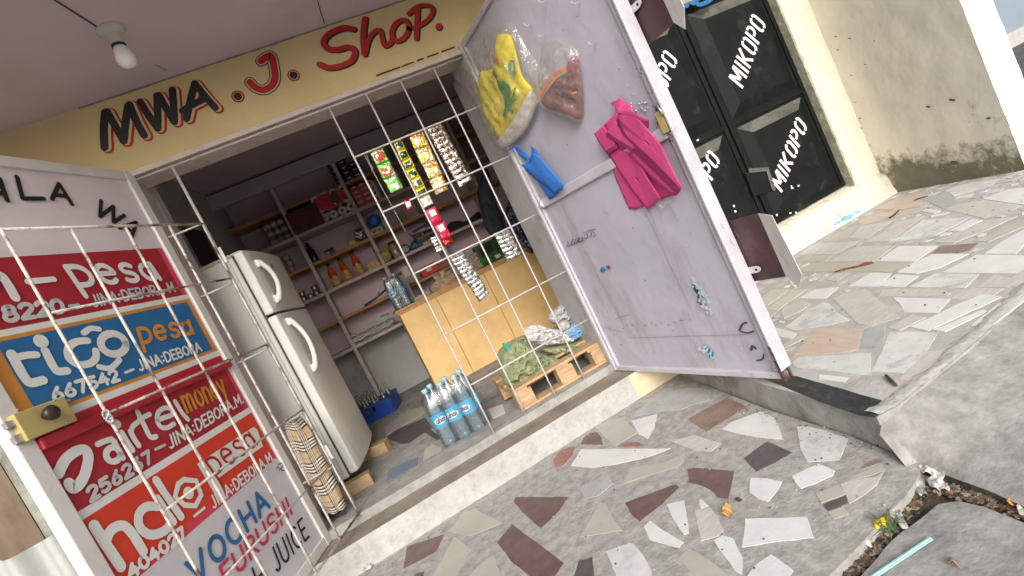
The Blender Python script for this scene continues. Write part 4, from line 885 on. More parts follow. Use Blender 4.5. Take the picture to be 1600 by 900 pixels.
def swf(u, v):
    p = WA.lerp(WB, u); z = ZU-.01+v*2.9; return p+V((0, 0, z))+nw*(.006*nz((u*7, z*5, 0))+.0025*nz((u*40, z*30, 2)))
mb = MB(); mb.grid(swf, 50, 110); obj('wall_face', mb, 'mould', sw)
mb = MB(); off = -nw*.2
def ef(u, v):
    z = ZU-.01+v*2.9; p = WB-nw*(.2*u); return p+V((0, 0, z))+dw*(.008*nz((u*3, z*8, 4)))
mb.grid(ef, 6, 90); mb.quad([WA-nw*.2+V((0, 0, z)) if k in (0, 3) else WB-nw*.2+V((0, 0, z)) for k, z in ((0, .1), (1, .1), (2, 3), (3, 3))]); mb.quad([WA+V((0, 0, 3)), WB+V((0, 0, 3)), WB-nw*.2+V((0, 0, 3)), WA-nw*.2+V((0, 0, 3))])
obj('wall_end', mb, 'endwhite', sw)
mb = MB(); SWP = Plane(WA+nw*.009, nw, dw); rr = random.Random(4)
for cx, cy, r0 in ((1352, 101, 1.6), (1366, 64, 1), (1450, 167, 3), (1487, 156, 4), (1328, 60, 2), (1309, 78, 2), (1306, 57, 1.6), (1330, 118, 1.5), (1337, 160, 1.5), (1343, 185, 1.6), (1346, 200, 1.5), (1545, 185, 3), (1490, 254, 5)):
    mb.quad([SWP.hit(cx+r0*rr.uniform(.6, 1.3)*math.cos(k*1.05)*1.4, cy+r0*rr.uniform(.3, .8)*math.sin(k*1.05), .001) for k in range(6)])
obj('plaster_chip', mb, mat('dark plaster chip', (.12, .1, .07), .9), sw)
# porch roof over the neighbour, straight continuation
mb = MB(); mb.box((2.055, 2.45, 2.9), (4.3, 3.5, 3.02)); obj('porch_roof', mb, 'cream', nb)
# far wall across the lane
fw = PY(7.5); mb = MB(); mb.box((4.0, 7.5, -.1), (40, 7.8, 9)); mb2 = MB(); mb2.box((4.0, 7.44, ZU), (40, 7.499, .42))
fwt = thing('far_wall', 'pale blue grey rendered wall across the yard behind the white wall end', 'wall', (14, 7.5, 0)); obj('wall_face', mb, 'skywall', fwt); obj('plinth', mb2, 'kerbwhite', fwt)
mb = MB(); mb.grid(lambda u, v: (4.2+u*13.7, 3.3+v*4.1, ZU+.004), 4, 4); tag(obj('dark_path', mb, mat('dark earth path', (.1, .09, .085), .95, var=.3, scale=5, bump=.5)), kind='structure')

# ================================================================== LEFT EDGE: things seen behind the advert door
cs = MB()
def corr(u, v):
    x = -2.3+1.1*u; return (x, 2.08+.024*math.cos(x*2*math.pi/.118), -.1+v*(.995+.004*math.sin(x*30)))
cs.grid(corr, 120, 6)
tag(obj('corrugated_sheet', cs, mat('white corrugated sheet', (.42, .44, .43), .5, var=.08, bump=.1, dirt=(.3, .28, .27), damt=.5, dscale=5, dthr=.6)), 'white corrugated metal sheet standing behind the advert door, bottom left corner', 'metal sheet')
mb = MB(); mb.box((-2.4, 2.22, -.1), (-1.345, 2.25, 1.6)); tag(obj('plywood_board', mb, 'plybrown'), 'brown weathered board above the corrugated sheet at the left edge', 'board')
mb = MB(); mb.tube([(-1.30, 2.23, -.1), (-1.298, 2.23, 1.0), (-1.305, 2.235, 2.4)], .043, 14); tag(obj('pole', mb, mat('mottled green grey pole', (.27, .28, .24), .7, var=.3, scale=14, dirt=(.16, .13, .08), damt=.6, dscale=9)), 'mottled grey green pole beside the brown board, left of the advert door', 'pole')

# ================================================================== INTERIOR
su = thing('shelf_unit', 'tall wall shelving with pale uprights and orange planks at the back of the shop', 'shelves', (.3, 5.47, FZ))
UPX = [-.305, .315, .935, 1.55]
SHL = {'T': 2.36, 'a': 2.065, 'b': 1.765, 'c': 1.46, 'd': 1.165, 'e': .862}
for x in UPX:
    mb = MB(); mb.box((x-.018, 5.3, FZ), (x+.018, 5.63, 2.62)); obj('upright', mb, 'shelf', su, bevel=.002)
for k, z in SHL.items():
    for x0, x1 in zip([-.86]+UPX, UPX+[1.93]):
        mb = MB(); y0 = 5.31 if k in 'ace' else 5.345; mb.box((x0+.0185, y0, z-.032), (x1-.0185, 5.64, z)); obj('shelf', mb, 'shelf' if k in 'ace' else 'plank', su, bevel=.002)
mb = MB(); mb.box((-.9, 5.285, 2.56), (1.93, 5.31, 2.70)); obj('header', mb, 'innergrey', su)
# fridge: side towards the street, doors facing right
fr = thing('fridge', 'white two-door fridge with arched handles standing on wooden blocks inside the doorway', 'fridge', (-.60, 3.25, .255))
FX0, FX1, FY0, FY1, F0, F1 = -1.12, -.60, 3.25, 4.05, .262, 1.745
mb = MB(); mb.box((FX0, FY0, F0), (FX1, FY1, F1-.02)); mb.box((FX0-.002, FY0-.003, F1-.02), (FX1, FY1+.003, F1), 1); obj('body', mb, ['fridge', 'fridgey'], fr, bevel=.008)
mb = MB(); mb.box((FX1-.062, FY0-.0012, F0+.03), (FX1-.058, FY0+.003, F1-.03)); mb.box((FX1-.026, FY0-.0012, F0+.03), (FX1-.0235, FY0+.003, F1-.03)); obj('side_groove', mb, mat('grey groove', (.36, .36, .33), .6), fr)
mb = MB(); mb.box((FX1, FY0+.012, F0+.01), (FX1+.012, FY1-.012, F1-.015)); obj('door_seal', mb, 'rubber', fr)
SP = 1.33
def fdoor(z0, z1, hz0, hz1):
    mb = MB(); X0 = FX1+.012; pr = []
    N = 14
    for i in range(N+1):
        t = i/N; y = FY0-.004+t*(FY1-FY0+.008); d = .052+.028*(1-(2*t-1)**2)**.6 if 0 < t < 1 else .052
        pr.append((X0+d, y))
    ring = [(X0, FY0-.004)]+pr+[(X0, FY1+.004)]
    mb.prism([(x, y, z0) for x, y in ring], (0, 0, z1-z0)); d = obj('door', mb, 'fridge', fr, bevel=.010)
    h = MB(); y = FY0+.10; xb = X0+.074
    pts = []; rs = []
    for i in range(17):
        t = i/16; b = math.sin(math.pi*t)**.75; pts.append((xb+.004+.045*b, y+.012*b, hz0+(hz1-hz0)*t)); rs.append(.013+.004*(1-b)+.001)
    h.tube(pts, rs, 10); h.box((xb-.012, y-.016, hz0-.012), (xb+.012, y+.016, hz0+.035)); h.box((xb-.012, y-.016, hz1-.035), (xb+.012, y+.016, hz1+.012)); obj('handle', h, 'fridge', d, bevel=.004)
    return d
d1 = fdoor(SP+.008, F1-.004, 1.40, 1.66); d2 = fdoor(F0+.012, SP-.008, .93, 1.27)
mb = MB(); mb.box((-.51, FY0+.33, 1.62), (-.5065, FY0+.37, 1.655), 0); mb.box((-.5062, FY0+.337, 1.626), (-.5045, FY0+.366, 1.651), 1); obj('badge', mb, ['steel', 'plybrown'], d1)
mb = MB(); mb.box((FX1, FY0-.002, F1-.016), (FX1+.05, FY1, F1-.001)); obj('top_hinge_cover', mb, 'fridgey', fr, bevel=.004)
mb = MB(); mb.box((-.66, 3.20, FZ), (-.44, 3.28, FZ+.072)); tag(obj('wooden_block', mb, 'pallet', bevel=.003), 'sawn wooden block under the near corner of the fridge', 'wooden block', 'blocks raising the fridge')
mb = MB(); mb.prism([(-.52, 3.78, FZ), (-.33, 3.70, FZ), (-.30, 3.78, FZ), (-.49, 3.86, FZ)], (0, 0, .075)); tag(obj('wooden_block', mb, 'pallet', bevel=.003), 'sawn wooden block under the far corner of the fridge', 'wooden block', 'blocks raising the fridge')
mb = MB(); mb.box((-1.1, 3.14, FZ), (-.7, 3.26, FZ+.06)); tag(obj('wooden_block', mb, 'plyedge', bevel=.003), 'low timber behind the plaid scarf at the foot of the fridge', 'wooden block', 'blocks raising the fridge')
fr.rotation_euler = (0, 0, math.radians(-6)); fr.location = (-.555, 3.28, .255)
# counter
ct = thing('counter', 'yellow plywood shop counter with a water bottle pair on its left end', 'counter', (.85, 4.85, FZ))
mb = MB()
for x0, x1 in ((.20, .555), (.559, 1.05), (1.054, 1.60)): mb.box((x0, 4.7, FZ), (x1, 4.715, .97))
obj('front_panel', mb, 'ply', ct, bevel=.0015)
mb = MB(); mb.box((.17, 4.685, .972), (1.62, 5.1, .995)); obj('top', mb, 'plyedge', ct, bevel=.003)
mb = MB(); mb.box((.20, 4.716, FZ), (.215, 5.08, .971)); obj('end_panel', mb, 'ply', ct); mb = MB(); mb.box((1.585, 4.716, FZ), (1.6, 5.08, .971)); obj('end_panel', mb, 'ply', ct)
mb = MB(); mb.box((.19, 4.694, .945), (1.61, 4.6995, .97)); obj('edge_batten', mb, 'plyedge', ct)
mb = MB(); mb.prism([(1.085, 2.99, .30), (1.112, 3.0, 1.14), (1.112, 3.20, 1.17), (1.085, 3.22, .30)], (.006, 0, 0))
tag(obj('plywood_board', mb, 'plybrown'), 'dark brown board leaning against the right side wall inside the doorway', 'board')

# ------------------------------------------------------------------ pillow-like shapes: outline on a plane, puffed and wrinkled
def puff(name, P, pts, off, depth, m, parent=None, N=72, K=14, wr=.25, ws=14, sharp=.5, back=.25, fold=None, label=None, faces=(1, 0), crease=0):
    q = smooth([P.p2(*p) for p in pts]+[P.p2(*pts[0])], 6)[:-1]
    # resample
    Ls = [0]; 
    for i in range(len(q)): Ls.append(Ls[-1]+math.dist(q[i], q[(i+1) % len(q)]))
    tot = Ls[-1]; ring = []; j = 0
    for i in range(N):
        t = tot*i/N
        while Ls[j+1] < t: j += 1
        f = (t-Ls[j])/((Ls[j+1]-Ls[j]) or 1); a, b = q[j], q[(j+1) % len(q)]; ring.append((a[0]+(b[0]-a[0])*f, a[1]+(b[1]-a[1])*f))
    cx = sum(p[0] for p in ring)/N; cy = sum(p[1] for p in ring)/N; mb = MB()
    def pt(i, r, side):
        x, y = cx+(ring[i % N][0]-cx)*r, cy+(ring[i % N][1]-cy)*r
        h = depth*(1-r**3)**sharp
        w_ = wr*depth*(nz((x*ws, y*ws, 1.3))+.5*nz((x*ws*2.3, y*ws*2.3, 7)) + .7*abs(nz((x*ws*.6+3, y*ws*.6, 2))))*(1-r**6)
        if crease: w_ -= crease*depth*(abs(nz((x*ws*1.6, y*ws*1.6, 4)))+.6*abs(nz((x*ws*3.1+5, y*ws*3.1, 8)))+.3*abs(nz((x*ws*6, y*ws*6, 9)))-.3)*(1-r**8)
        if fold: w_ += fold(x, y, r)
        return P.w(x, y, off+(h+w_ if side else -back*h))
    for side in faces:
        k = len(mb.v)
        for r in range(K+1):
            rr_ = (r/K)**.8
            for i in range(N): mb.v.append(pt(i, max(rr_, .002), side))
        for r in range(K):
            for i in range(N):
                f = (k+r*N+i, k+(r+1)*N+i, k+(r+1)*N+(i+1) % N, k+r*N+(i+1) % N); mb.f.append(f if side else f[::-1]); mb.m.append(0); mb.sm.append(True)
    return obj(name, mb, m, parent, label=label)
def sheet(P, Lp, Rp, offf, nu=24, nv=16):
    """lofted cloth between two sight-line edges on P; offf(u down, v across) = stand-off in metres"""
    a = smooth([P.p2(*p) for p in Lp], 6); b = smooth([P.p2(*p) for p in Rp], 6)
    def at(s, t):
        k = t*(len(s)-1); i = min(int(k), len(s)-2); f = k-i; return (s[i][0]+(s[i+1][0]-s[i][0])*f, s[i][1]+(s[i+1][1]-s[i][1])*f)
    def fn(u, v):
        p, q = at(a, u), at(b, u); return P.w(p[0]+(q[0]-p[0])*v, p[1]+(q[1]-p[1])*v, offf(u, v))
    return fn

# ------------------------------------------------------------------ sachet strips hanging in the grille
YS = PY(2.822)
fgreen = foil('green sachet foil', (.16, .5, .08), (.75, .8, .6), .3, .55, 30, .56); fbrown = foil('red brown sachet print', (.36, .06, .02), (.85, .75, .6), .3, .45, 40, .54)
fyel = foil('yellow sachet foil', (.75, .58, .02), (.85, .75, .2), .28, .6, 22, .55); fdkg = foil('dark green sachet print', (.01, .05, .015), (.75, .8, .7), .35, .4, 38, .58)
fgold = foil('gold sachet foil', (.75, .5, .08), (.9, .85, .6), .25, .7, 30, .5); frust = foil('orange sachet print', (.6, .17, .04), (.9, .8, .55), .3, .6, 50, .53)
fcof = foil('silver brown sachet foil', (.3, .2, .17), (.85, .8, .74), .22, .85, 55, .5, bs=70); fmag = foil('magenta sachet foil', (.6, .02, .08), (.75, .12, .2), .3, .45, 26, .55)
fpale = foil('cream sachet foil', (.75, .7, .6), (.55, .5, .42), .35, .4, 60, .55); fsil = foil('silver blister foil', (.75, .75, .74), (.3, .3, .3), .22, .85, 42, .52, bs=60)
fred = foil('dark red foil', (.35, .01, .01), (.6, .05, .04), .25, .7, 60, .5, bs=60); fwht = foil('white print', (.85, .83, .8), (.6, .3, .35), .4, .2, 60, .6)
def strip(label, TL, TR, BL, BR, n, mats_fn, P=YS, group='sachet strips hanging from the grille bars', bul=.006, sway=.006, cat='sachet strip', nx=8, off=0.0, part='sachet'):
    a, b, c, d = P.hit(*TL), P.hit(*TR), P.hit(*BL), P.hit(*BR); t = thing('sachet_strip', label, cat, (a+b)/2, group); ph = random.uniform(0, 6)
    for k in range(n):
        ms, mif = mats_fn(k); v0, v1 = k/n, (k+1)/n; dk = random.uniform(-.004, .004); tw = random.uniform(-.004, .004)
        def fn(u, v, v0=v0, v1=v1, dk=dk, tw=tw):
            vv = v0+(v1-v0)*(v*.985); p = a.lerp(b, u).lerp(c.lerp(d, u), vv)
            zz = math.sin(math.pi*min(max((u-.06)/.88, 0), 1))**.5*math.sin(math.pi*min(max((v-.1)/.8, 0), 1))**.5
            return p+V((dk*.6, 0, 0))-P.n*0+P.n*(off+bul*zz+sway*math.sin(vv*5+ph)*vv+tw*(u-.5)*2+.0012*nz((u*9, v*9+k*5, 3)))
        mb = MB(); mb.grid(fn, nx, nx, mif=mif); obj(part, mb, ms, t, solid=.0006)
    return t
def patch(u0, u1, v0, v1): return lambda u, v: 1 if (u0 < u < u1 and v0 < v < v1) else 0
none = lambda u, v: 0
strip('green sachet strip with red brown pictures, leftmost hanging in the grille', (577, 236), (597, 229), (611, 303), (631, 293), 3, lambda k: ([fgreen, fbrown], patch(.12, .88, .3, .85)) if k < 2 else ([fgreen, fwht], patch(.2, .75, .45, .75)))
strip('long yellow sachet strip with dark green squares, second from the left', (614, 221), (627, 216), (661, 327), (677, 318), 7, lambda k: ([fyel, fdkg], patch(.1, .85, .3, .85)) if k < 6 else ([fpale, fwht], patch(.1, .9, .5, .9)), sway=.004)
strip('gold and orange sachet strip of four, between yellow and brown strips', (637, 210), (661, 203), (681, 305), (701, 296), 4, lambda k: ([fgold, frust], patch(.05, .95, .08, .42)))
strip('wide silvery brown sachet strip, rightmost of those high in the grille', (664, 200), (690, 191), (718, 294), (737, 280), 11, lambda k: ([fcof], none), bul=.007, nx=7)
strip('magenta sachet pair hanging under the long yellow strip', (663, 331), (680, 322), (691, 377), (705, 368), 2, lambda k: ([fmag, fwht], patch(.2, .8, .15, .55)), bul=.012, off=.012)
strip('small dark red foil sachet under the magenta pair', (688, 377), (704, 369), (694, 387), (709, 377), 1, lambda k: ([fred], none), bul=.014, off=.01)
strip('short silver tablet strip half hidden behind the magenta sachets', (672, 371), (684, 367), (683, 396), (697, 388), 5, lambda k: ([fsil], none), off=-.02)
strip('long silver blister strip hanging low over the yellow counter', (699, 400), (723, 390), (750, 472), (765, 458), 12, lambda k: ([fsil], none), bul=.008, nx=7, group='silver blister strips in the grille')
strip('shorter silver blister strip, right, just above the counter edge', (771, 365), (796, 355), (793, 409), (815, 397), 7, lambda k: ([fsil], none), bul=.008, nx=7, group='silver blister strips in the grille')
strip('tiny red and white candy sachet clipped to the second bar', (630, 314), (640, 310), (637, 331), (646, 327), 1, lambda k: ([fred, fwht], patch(.0, .8, .25, .7)), bul=.01, off=.02)
mb = MB(); c = YS.hit(568, 240); e = YS.hit(634, 362); mb.tube([c, YS.hit(580, 262, .002), YS.hit(598, 296), e], .0014, 5); mb.tube([YS.hit(572, 240), YS.hit(578, 256), YS.hit(583, 262), YS.hit(580, 268)], .0012, 5)
tag(obj('string', mb, 'bar'), 'thin pale string hanging from the top grille bar beside the green sachets', 'string')

# ------------------------------------------------------------------ water bottles
fbt = mat('clear bottle plastic', (.72, .86, .93), .06, trans=.92, var=.01, ior=1.2); M['cap'] = mat('pale blue cap', (.3, .52, .72), .4, var=.03)
def pet(m=None):
    m = bpy.data.materials.new('pale water bottle'); m.use_nodes = True; n = m.node_tree.nodes; l = m.node_tree.links; n.clear(); o = n.new('ShaderNodeOutputMaterial')
    t = n.new('ShaderNodeBsdfTransparent'); t.inputs[0].default_value = (.84, .92, .96, 1); g = n.new('ShaderNodeBsdfGlossy'); g.inputs['Roughness'].default_value = .08
    d = n.new('ShaderNodeBsdfDiffuse'); d.inputs[0].default_value = (.5, .68, .8, 1); a = n.new('ShaderNodeMixShader'); a.inputs[0].default_value = .16; l.new(t.outputs[0], a.inputs[1]); l.new(d.outputs[0], a.inputs[2])
    f = n.new('ShaderNodeFresnel'); f.inputs['IOR'].default_value = 1.5; b = n.new('ShaderNodeMixShader'); ma = n.new('ShaderNodeMath'); ma.operation = 'MULTIPLY_ADD'; ma.inputs[1].default_value = 1.3; ma.inputs[2].default_value = .03
    l.new(f.outputs[0], ma.inputs[0]); l.new(ma.outputs[0], b.inputs[0]); l.new(a.outputs[0], b.inputs[1]); l.new(g.outputs[0], b.inputs[2]); l.new(b.outputs[0], o.inputs[0]); return m
PET = pet(); FILM = film('shrink film', (.97, .98, 1), .06, .04, bd=.004)
LAB = mat('blue bottle label', (.05, .36, .58), .35, var=.12, scale=20)
def bottle(c, r, h, parent, face, word='uhai'):
    c = V(c); mb = MB(); pr = [(0, .012), (r*.5, .004), (r*.85, 0), (r, .02)]
    zz = .05
    while zz < h*.60: pr += [(r, zz*1.0), (r*.955, zz+.006), (r, zz+.012)]; zz += .026
    pr += [(r, h*.62), (r*.98, h*.70), (r*.8, h*.80), (r*.5, h*.88), (.016, h*.925), (.015, h*.96), (0, h*.965)]
    mb.lathe(c, pr, 22); b = obj('bottle', mb, PET, parent)
    mb = MB(); mb.lathe(c, [(0, h+.001), (.0165, h), (.018, h-.004), (.018, h-.022), (.015, h-.024)], 16); obj('cap', mb, 'cap', b)
    mb = MB(); mb.lathe(c, [(r*1.012, h*.36), (r*1.012, h*.58)], 22); 
    lab = obj('label', mb, LAB, b)
    # white oval and word on the side that faces the door
    P = Plane(c+V((math.sin(face)*r*1.02, -math.cos(face)*r*1.02, 0)), (math.sin(face), -math.cos(face), 0), (math.cos(face), math.sin(face), 0)); mb = MB()
    def bend(a, b_, o): th = a/r; return c+V((math.sin(face+th)*(r*1.02+o), -math.cos(face+th)*(r*1.02+o), b_))
    class BP:
        n = P.n
        def w(s, a, b_, o=0): return bend(a, b_, o)
    bp = BP(); zc = h*.47
    N = 20; mb.grid(lambda u, v: bend(.9*r*(u*2-1), zc+(v*2-1)*.021*math.sqrt(max(0, 1-(u*2-1)**2)), .0006), 12, 4)
    a, b2 = (-r*.62, zc-.011), (r*.62, zc-.011)
    tw = layout(word); ex = (b2[0]-a[0])/tw; x = 0
    for ch in word:
        gw, st = G[ch]
        for q in st: ribbon(mb, bp, [(a[0]+ex*(x+p[0]), a[1]+.03*p[1]) for p in q], .0055, .0014, 1)
        x += gw+.12
    obj('label_print', mb, ['pwhite', 'pnavy'], b)
    return b
def bpack(label, origin, cells, r, h, face, film_=True):
    t = thing('water_bottle_pack', label, 'bottle pack', origin, 'packs of bottled water')
    for dx, dy in cells: bottle(V(origin)+V((dx+random.uniform(-.003, .003), dy, 0)), r, h*random.uniform(.985, 1.0), t, face+random.uniform(-.6, .5))
    if film_:
        xs = [c[0] for c in cells]; ys = [c[1] for c in cells]; o = V(origin); x0, x1, y0, y1 = min(xs), max(xs), min(ys), max(ys); R_ = r+.003
        ring = []
        for (cx, cy), a0 in (((x1, y0), -90), ((x1, y1), 0), ((x0, y1), 90), ((x0, y0), 180)): ring += [(cx+R_*math.cos(math.radians(a0+k*22.5)), cy+R_*math.sin(math.radians(a0+k*22.5))) for k in range(5)]
        def ff(u, v):
            k = u*len(ring); i = int(k) % len(ring); f = k-int(k); a, b_ = ring[i], ring[(i+1) % len(ring)]
            x, y = a[0]+(b_[0]-a[0])*f, a[1]+(b_[1]-a[1])*f; s = 1-.25*max(0, (v-.72)/.28)**2; cx, cy = (x0+x1)/2, (y0+y1)/2
            return o+V((cx+(x-cx)*s, cy+(y-cy)*s, .002+v*h*.93))+V((.002*nz((u*30, v*9, 1)), .002*nz((u*30, v*9, 4)), 0))
        mb = MB(); mb.grid(ff, 80, 16); obj('shrink_wrap', mb, FILM, t)
    return t
cl = []
for j in range(2):
    for i in range(3): cl.append((i*.094-.02+j*.046, j*.088-i*.02))
bpack('shrink-wrapped pack of large water bottles with blue caps on the shop floor', (.075, 3.07, FZ), cl, .046, .375, math.radians(-12))
bpack('two clear water bottles side by side at the left end of the counter', (.235, 4.80, .995), [(0, 0), (.085, .0)], .041, .32, math.radians(-8))

# ------------------------------------------------------------------ blue crate with glass bottles
CR = thing('bottle_crate', 'blue plastic crate holding empty clear glass bottles under the shelves', 'crate', (-.42, 5.1, FZ))
def crate():
    c = V((-.375, 5.08, FZ)); ang = math.radians(-15); ax, ay = V((math.cos(ang), math.sin(ang), 0)), V((-math.sin(ang), math.cos(ang), 0)); W, D, Hh = .21, .15, .15
    cb = mat('blue crate plastic', (.015, .07, .36), .4, var=.1)
    mb = MB(); up = V((0, 0, 1)); t = .006
    mb.obox(c+up*.006, ax*W, ay*D, up*.006)
    for s, A, B, w_, d_ in ((-1, ay, ax, D, W), (1, ay, ax, D, W), (-1, ax, ay, W, D), (1, ax, ay, W, D)):
        b0 = c+A*(s*(w_-t))
        mb.obox(b0+up*.045, A*t, B*d_, up*.035); mb.obox(b0+up*(Hh-.012), A*(t+.004), B*(d_+.004), up*.012)
        for k in (-1, 1): mb.obox(b0+up*.105+B*(k*(d_*.5+.025)), A*t, B*(d_*.5-.027), up*.028)
        mb.obox(b0+up*.105, A*t, B*.012, up*.028)
    for k in (-.33, .33): mb.obox(c+ax*(W*k)+up*.05, ax*.002, ay*(D-.01), up*.03); mb.obox(c+ay*(D*k)+up*.0505, ax*(W-.01), ay*.002, up*.03)
    obj('crate_body', mb, cb, CR, bevel=.002)
    gl = pet(); gl.name = 'clear glass'; gl.node_tree.nodes['Diffuse BSDF'].inputs[0].default_value = (.5, .52, .48, 1); gl.node_tree.nodes['Transparent BSDF'].inputs[0].default_value = (.82, .85, .8, 1); first = None
    sk = {(0, 0), (2, 2), (3, 1)}
    for i in range(4):
        for j in range(3):
            if (i, j) in sk: continue
            p = c+ax*((i-1.5)*.098)+ay*((j-1)*.092)+up*.013
            if first is None:
                first = thing('glass_bottle', 'empty clear glass bottle standing in the blue crate', 'bottle', p, 'empty glass bottles in the blue crate')
                mb = MB(); mb.lathe(p, [(0, .002), (.026, 0), (.029, .01), (.029, .12), (.024, .15), (.013, .19), (.011, .225), (.014, .228), (.014, .24), (.010, .24)], 16); obj('glass', mb, gl, first)
            else: dup(first, p)
crate()

# ------------------------------------------------------------------ pallet, sacks and bags
pl = thing('pallet', 'small light wooden pallet carrying sacks at the right of the doorway', 'pallet', (.78, 3.0, FZ))
PX0, PX1, PYa, PYb, PZ0 = .485, 1.085, 2.86, 3.35, .197
zt = PZ0+.12
for k, y in enumerate((PYa, PYa+.20, PYa+.41)):
    mb = MB(); mb.box((PX0, y, zt-.0), (PX1, y+.09+(.06 if k else .0), zt+.016)); obj('deck_board', mb, 'pallet', pl, bevel=.002)
for x in (PX0, .77, 1.01):
    for y in (PYa+.003, PYa+.40):
        mb = MB(); mb.box((x+.002, y, PZ0+.016), (min(x+.11, PX1), y+.085, zt-.0165)); obj('block', mb, 'pallet', pl, bevel=.002)
for y in (PYa, PYa+.40):
    mb = MB(); mb.box((PX0, y, PZ0), (PX1, y+.09, PZ0+.0155)); obj('bottom_board', mb, 'pallet', pl, bevel=.002)
for x in (PX0, .77, .995):
    mb = MB(); mb.box((x, PYa+.001, zt-.016), (x+.09, PYb, zt-.0004)); obj('cross_board', mb, 'pallet', pl, bevel=.002)
M['sack'] = mat('green woven sack', (.25, .29, .16), .6, var=.12, scale=12, bump=.5, bscale=60, dirt=(.33, .36, .25), damt=.5, dscale=6)
M['polyw'] = mat('white plastic bag', (.6, .6, .6), .3, var=.06, scale=10, bump=.5, bscale=20, coat=.3)
M['polyg'] = mat('grey plastic bag', (.42, .43, .44), .3, var=.1, scale=8, bump=.5, bscale=20, coat=.3); M['polyb'] = mat('pale blue plastic bag', (.2, .38, .6), .35, var=.15, scale=8, bump=.4, bscale=20, coat=.3)
M['teal'] = mat('teal plastic', (.02, .3, .22), .35, var=.1)
PS = PY(3.02)
def sk(name, label, cat, P, pts, off, depth, m, group=None, **k):
    o = puff(name, P, pts, off, depth, m, None, **k); return tag(o, label, cat, group)
sk('sack', 'full green woven sack slumped on the left end of the pallet', 'sack', PS, [(784, 556), (795, 539), (812, 533), (826, 541), (836, 548), (858, 556), (876, 562), (872, 572), (852, 585), (832, 596), (806, 604), (789, 600), (783, 580)], .0, .10, 'sack', 'green sacks on the pallet', wr=.2, ws=12, back=1.0, crease=.75, N=130, K=28)
sk('sack', 'flatter green woven sack lying on the right end of the pallet', 'sack', PY(3.12), [(846, 545), (868, 541), (892, 536), (918, 528), (930, 524), (934, 533), (922, 541), (896, 551), (872, 554), (855, 552)], .0, .07, 'sack', 'green sacks on the pallet', wr=.2, ws=14, back=1.0, crease=.8, N=120, K=24)
sk('sack', 'green cloth sack bunched behind the teal lid against the counter', 'sack', PY(3.2), [(776, 560), (780, 548), (792, 536), (806, 529), (820, 524), (824, 536), (806, 545), (792, 556), (783, 566)], .0, .05, 'sack', 'green sacks on the pallet', wr=.2, ws=18, back=1.0, crease=1, N=100, K=22)
mb = MB(); T_ = PY(3.0); mb.prism([T_.hit(*p, .02) for p in ((785, 537), (789, 536), (803, 547), (800, 551), (795, 551))], (0, .02, 0)); mb.prism([T_.hit(*p, .015) for p in ((798, 545), (806, 540), (814, 542), (808, 549), (798, 551))], (0, .015, 0))
tag(obj('teal_wrapper', mb, 'teal', bevel=.002), 'teal plastic wrapping poking out of the green sack on the pallet', 'wrapper')
sk('plastic_bag', 'crumpled white plastic bag on top of the green sacks', 'plastic bag', PY(3.14), [(820, 515), (830, 508), (842, 507), (858, 513), (872, 514), (880, 520), (896, 528), (896, 534), (882, 537), (862, 539), (848, 540), (838, 537), (824, 530)], .0, .075, 'polyw', 'plastic bags piled by the right jamb', wr=.25, ws=20, back=.6, crease=1.3, N=120, K=26)
sk('plastic_bag', 'tall grey plastic bag with dark print leaning by the right jamb', 'plastic bag', PY(3.2), [(862, 486), (872, 478), (886, 468), (896, 450), (906, 452), (918, 470), (922, 490), (912, 504), (896, 508), (880, 507), (864, 506), (856, 498)], .0, .08, 'polyg', 'plastic bags piled by the right jamb', wr=.25, ws=16, back=.6, crease=1.2, N=120, K=26)
mb = MB(); P_ = PY(3.105)
for q in ([(884, 474), (892, 466), (901, 461)], [(884, 474), (888, 480), (898, 479)], [(893, 466), (897, 472), (903, 476)], [(887, 471), (896, 474)], [(898, 462), (903, 470)]): stroke(mb, P_, q, .008, .02)
sk('plastic_bag', 'pale blue plastic bag squeezed between white bag and right jamb', 'plastic bag', PY(3.1), [(880, 516), (894, 506), (908, 498), (920, 492), (930, 500), (926, 512), (912, 524), (896, 532), (886, 528)], .0, .05, 'polyb', 'plastic bags piled by the right jamb', wr=.25, ws=18, back=.6, crease=1.2, N=110, K=22)
sk('plastic_bag', 'small clear grey bag with a red lid knotted above the white bag', 'plastic bag', PY(3.08), [(872, 506), (878, 501), (886, 501), (890, 508), (886, 516), (876, 517)], .0, .03, 'polyg', 'plastic bags piled by the right jamb', wr=.5, back=.8)

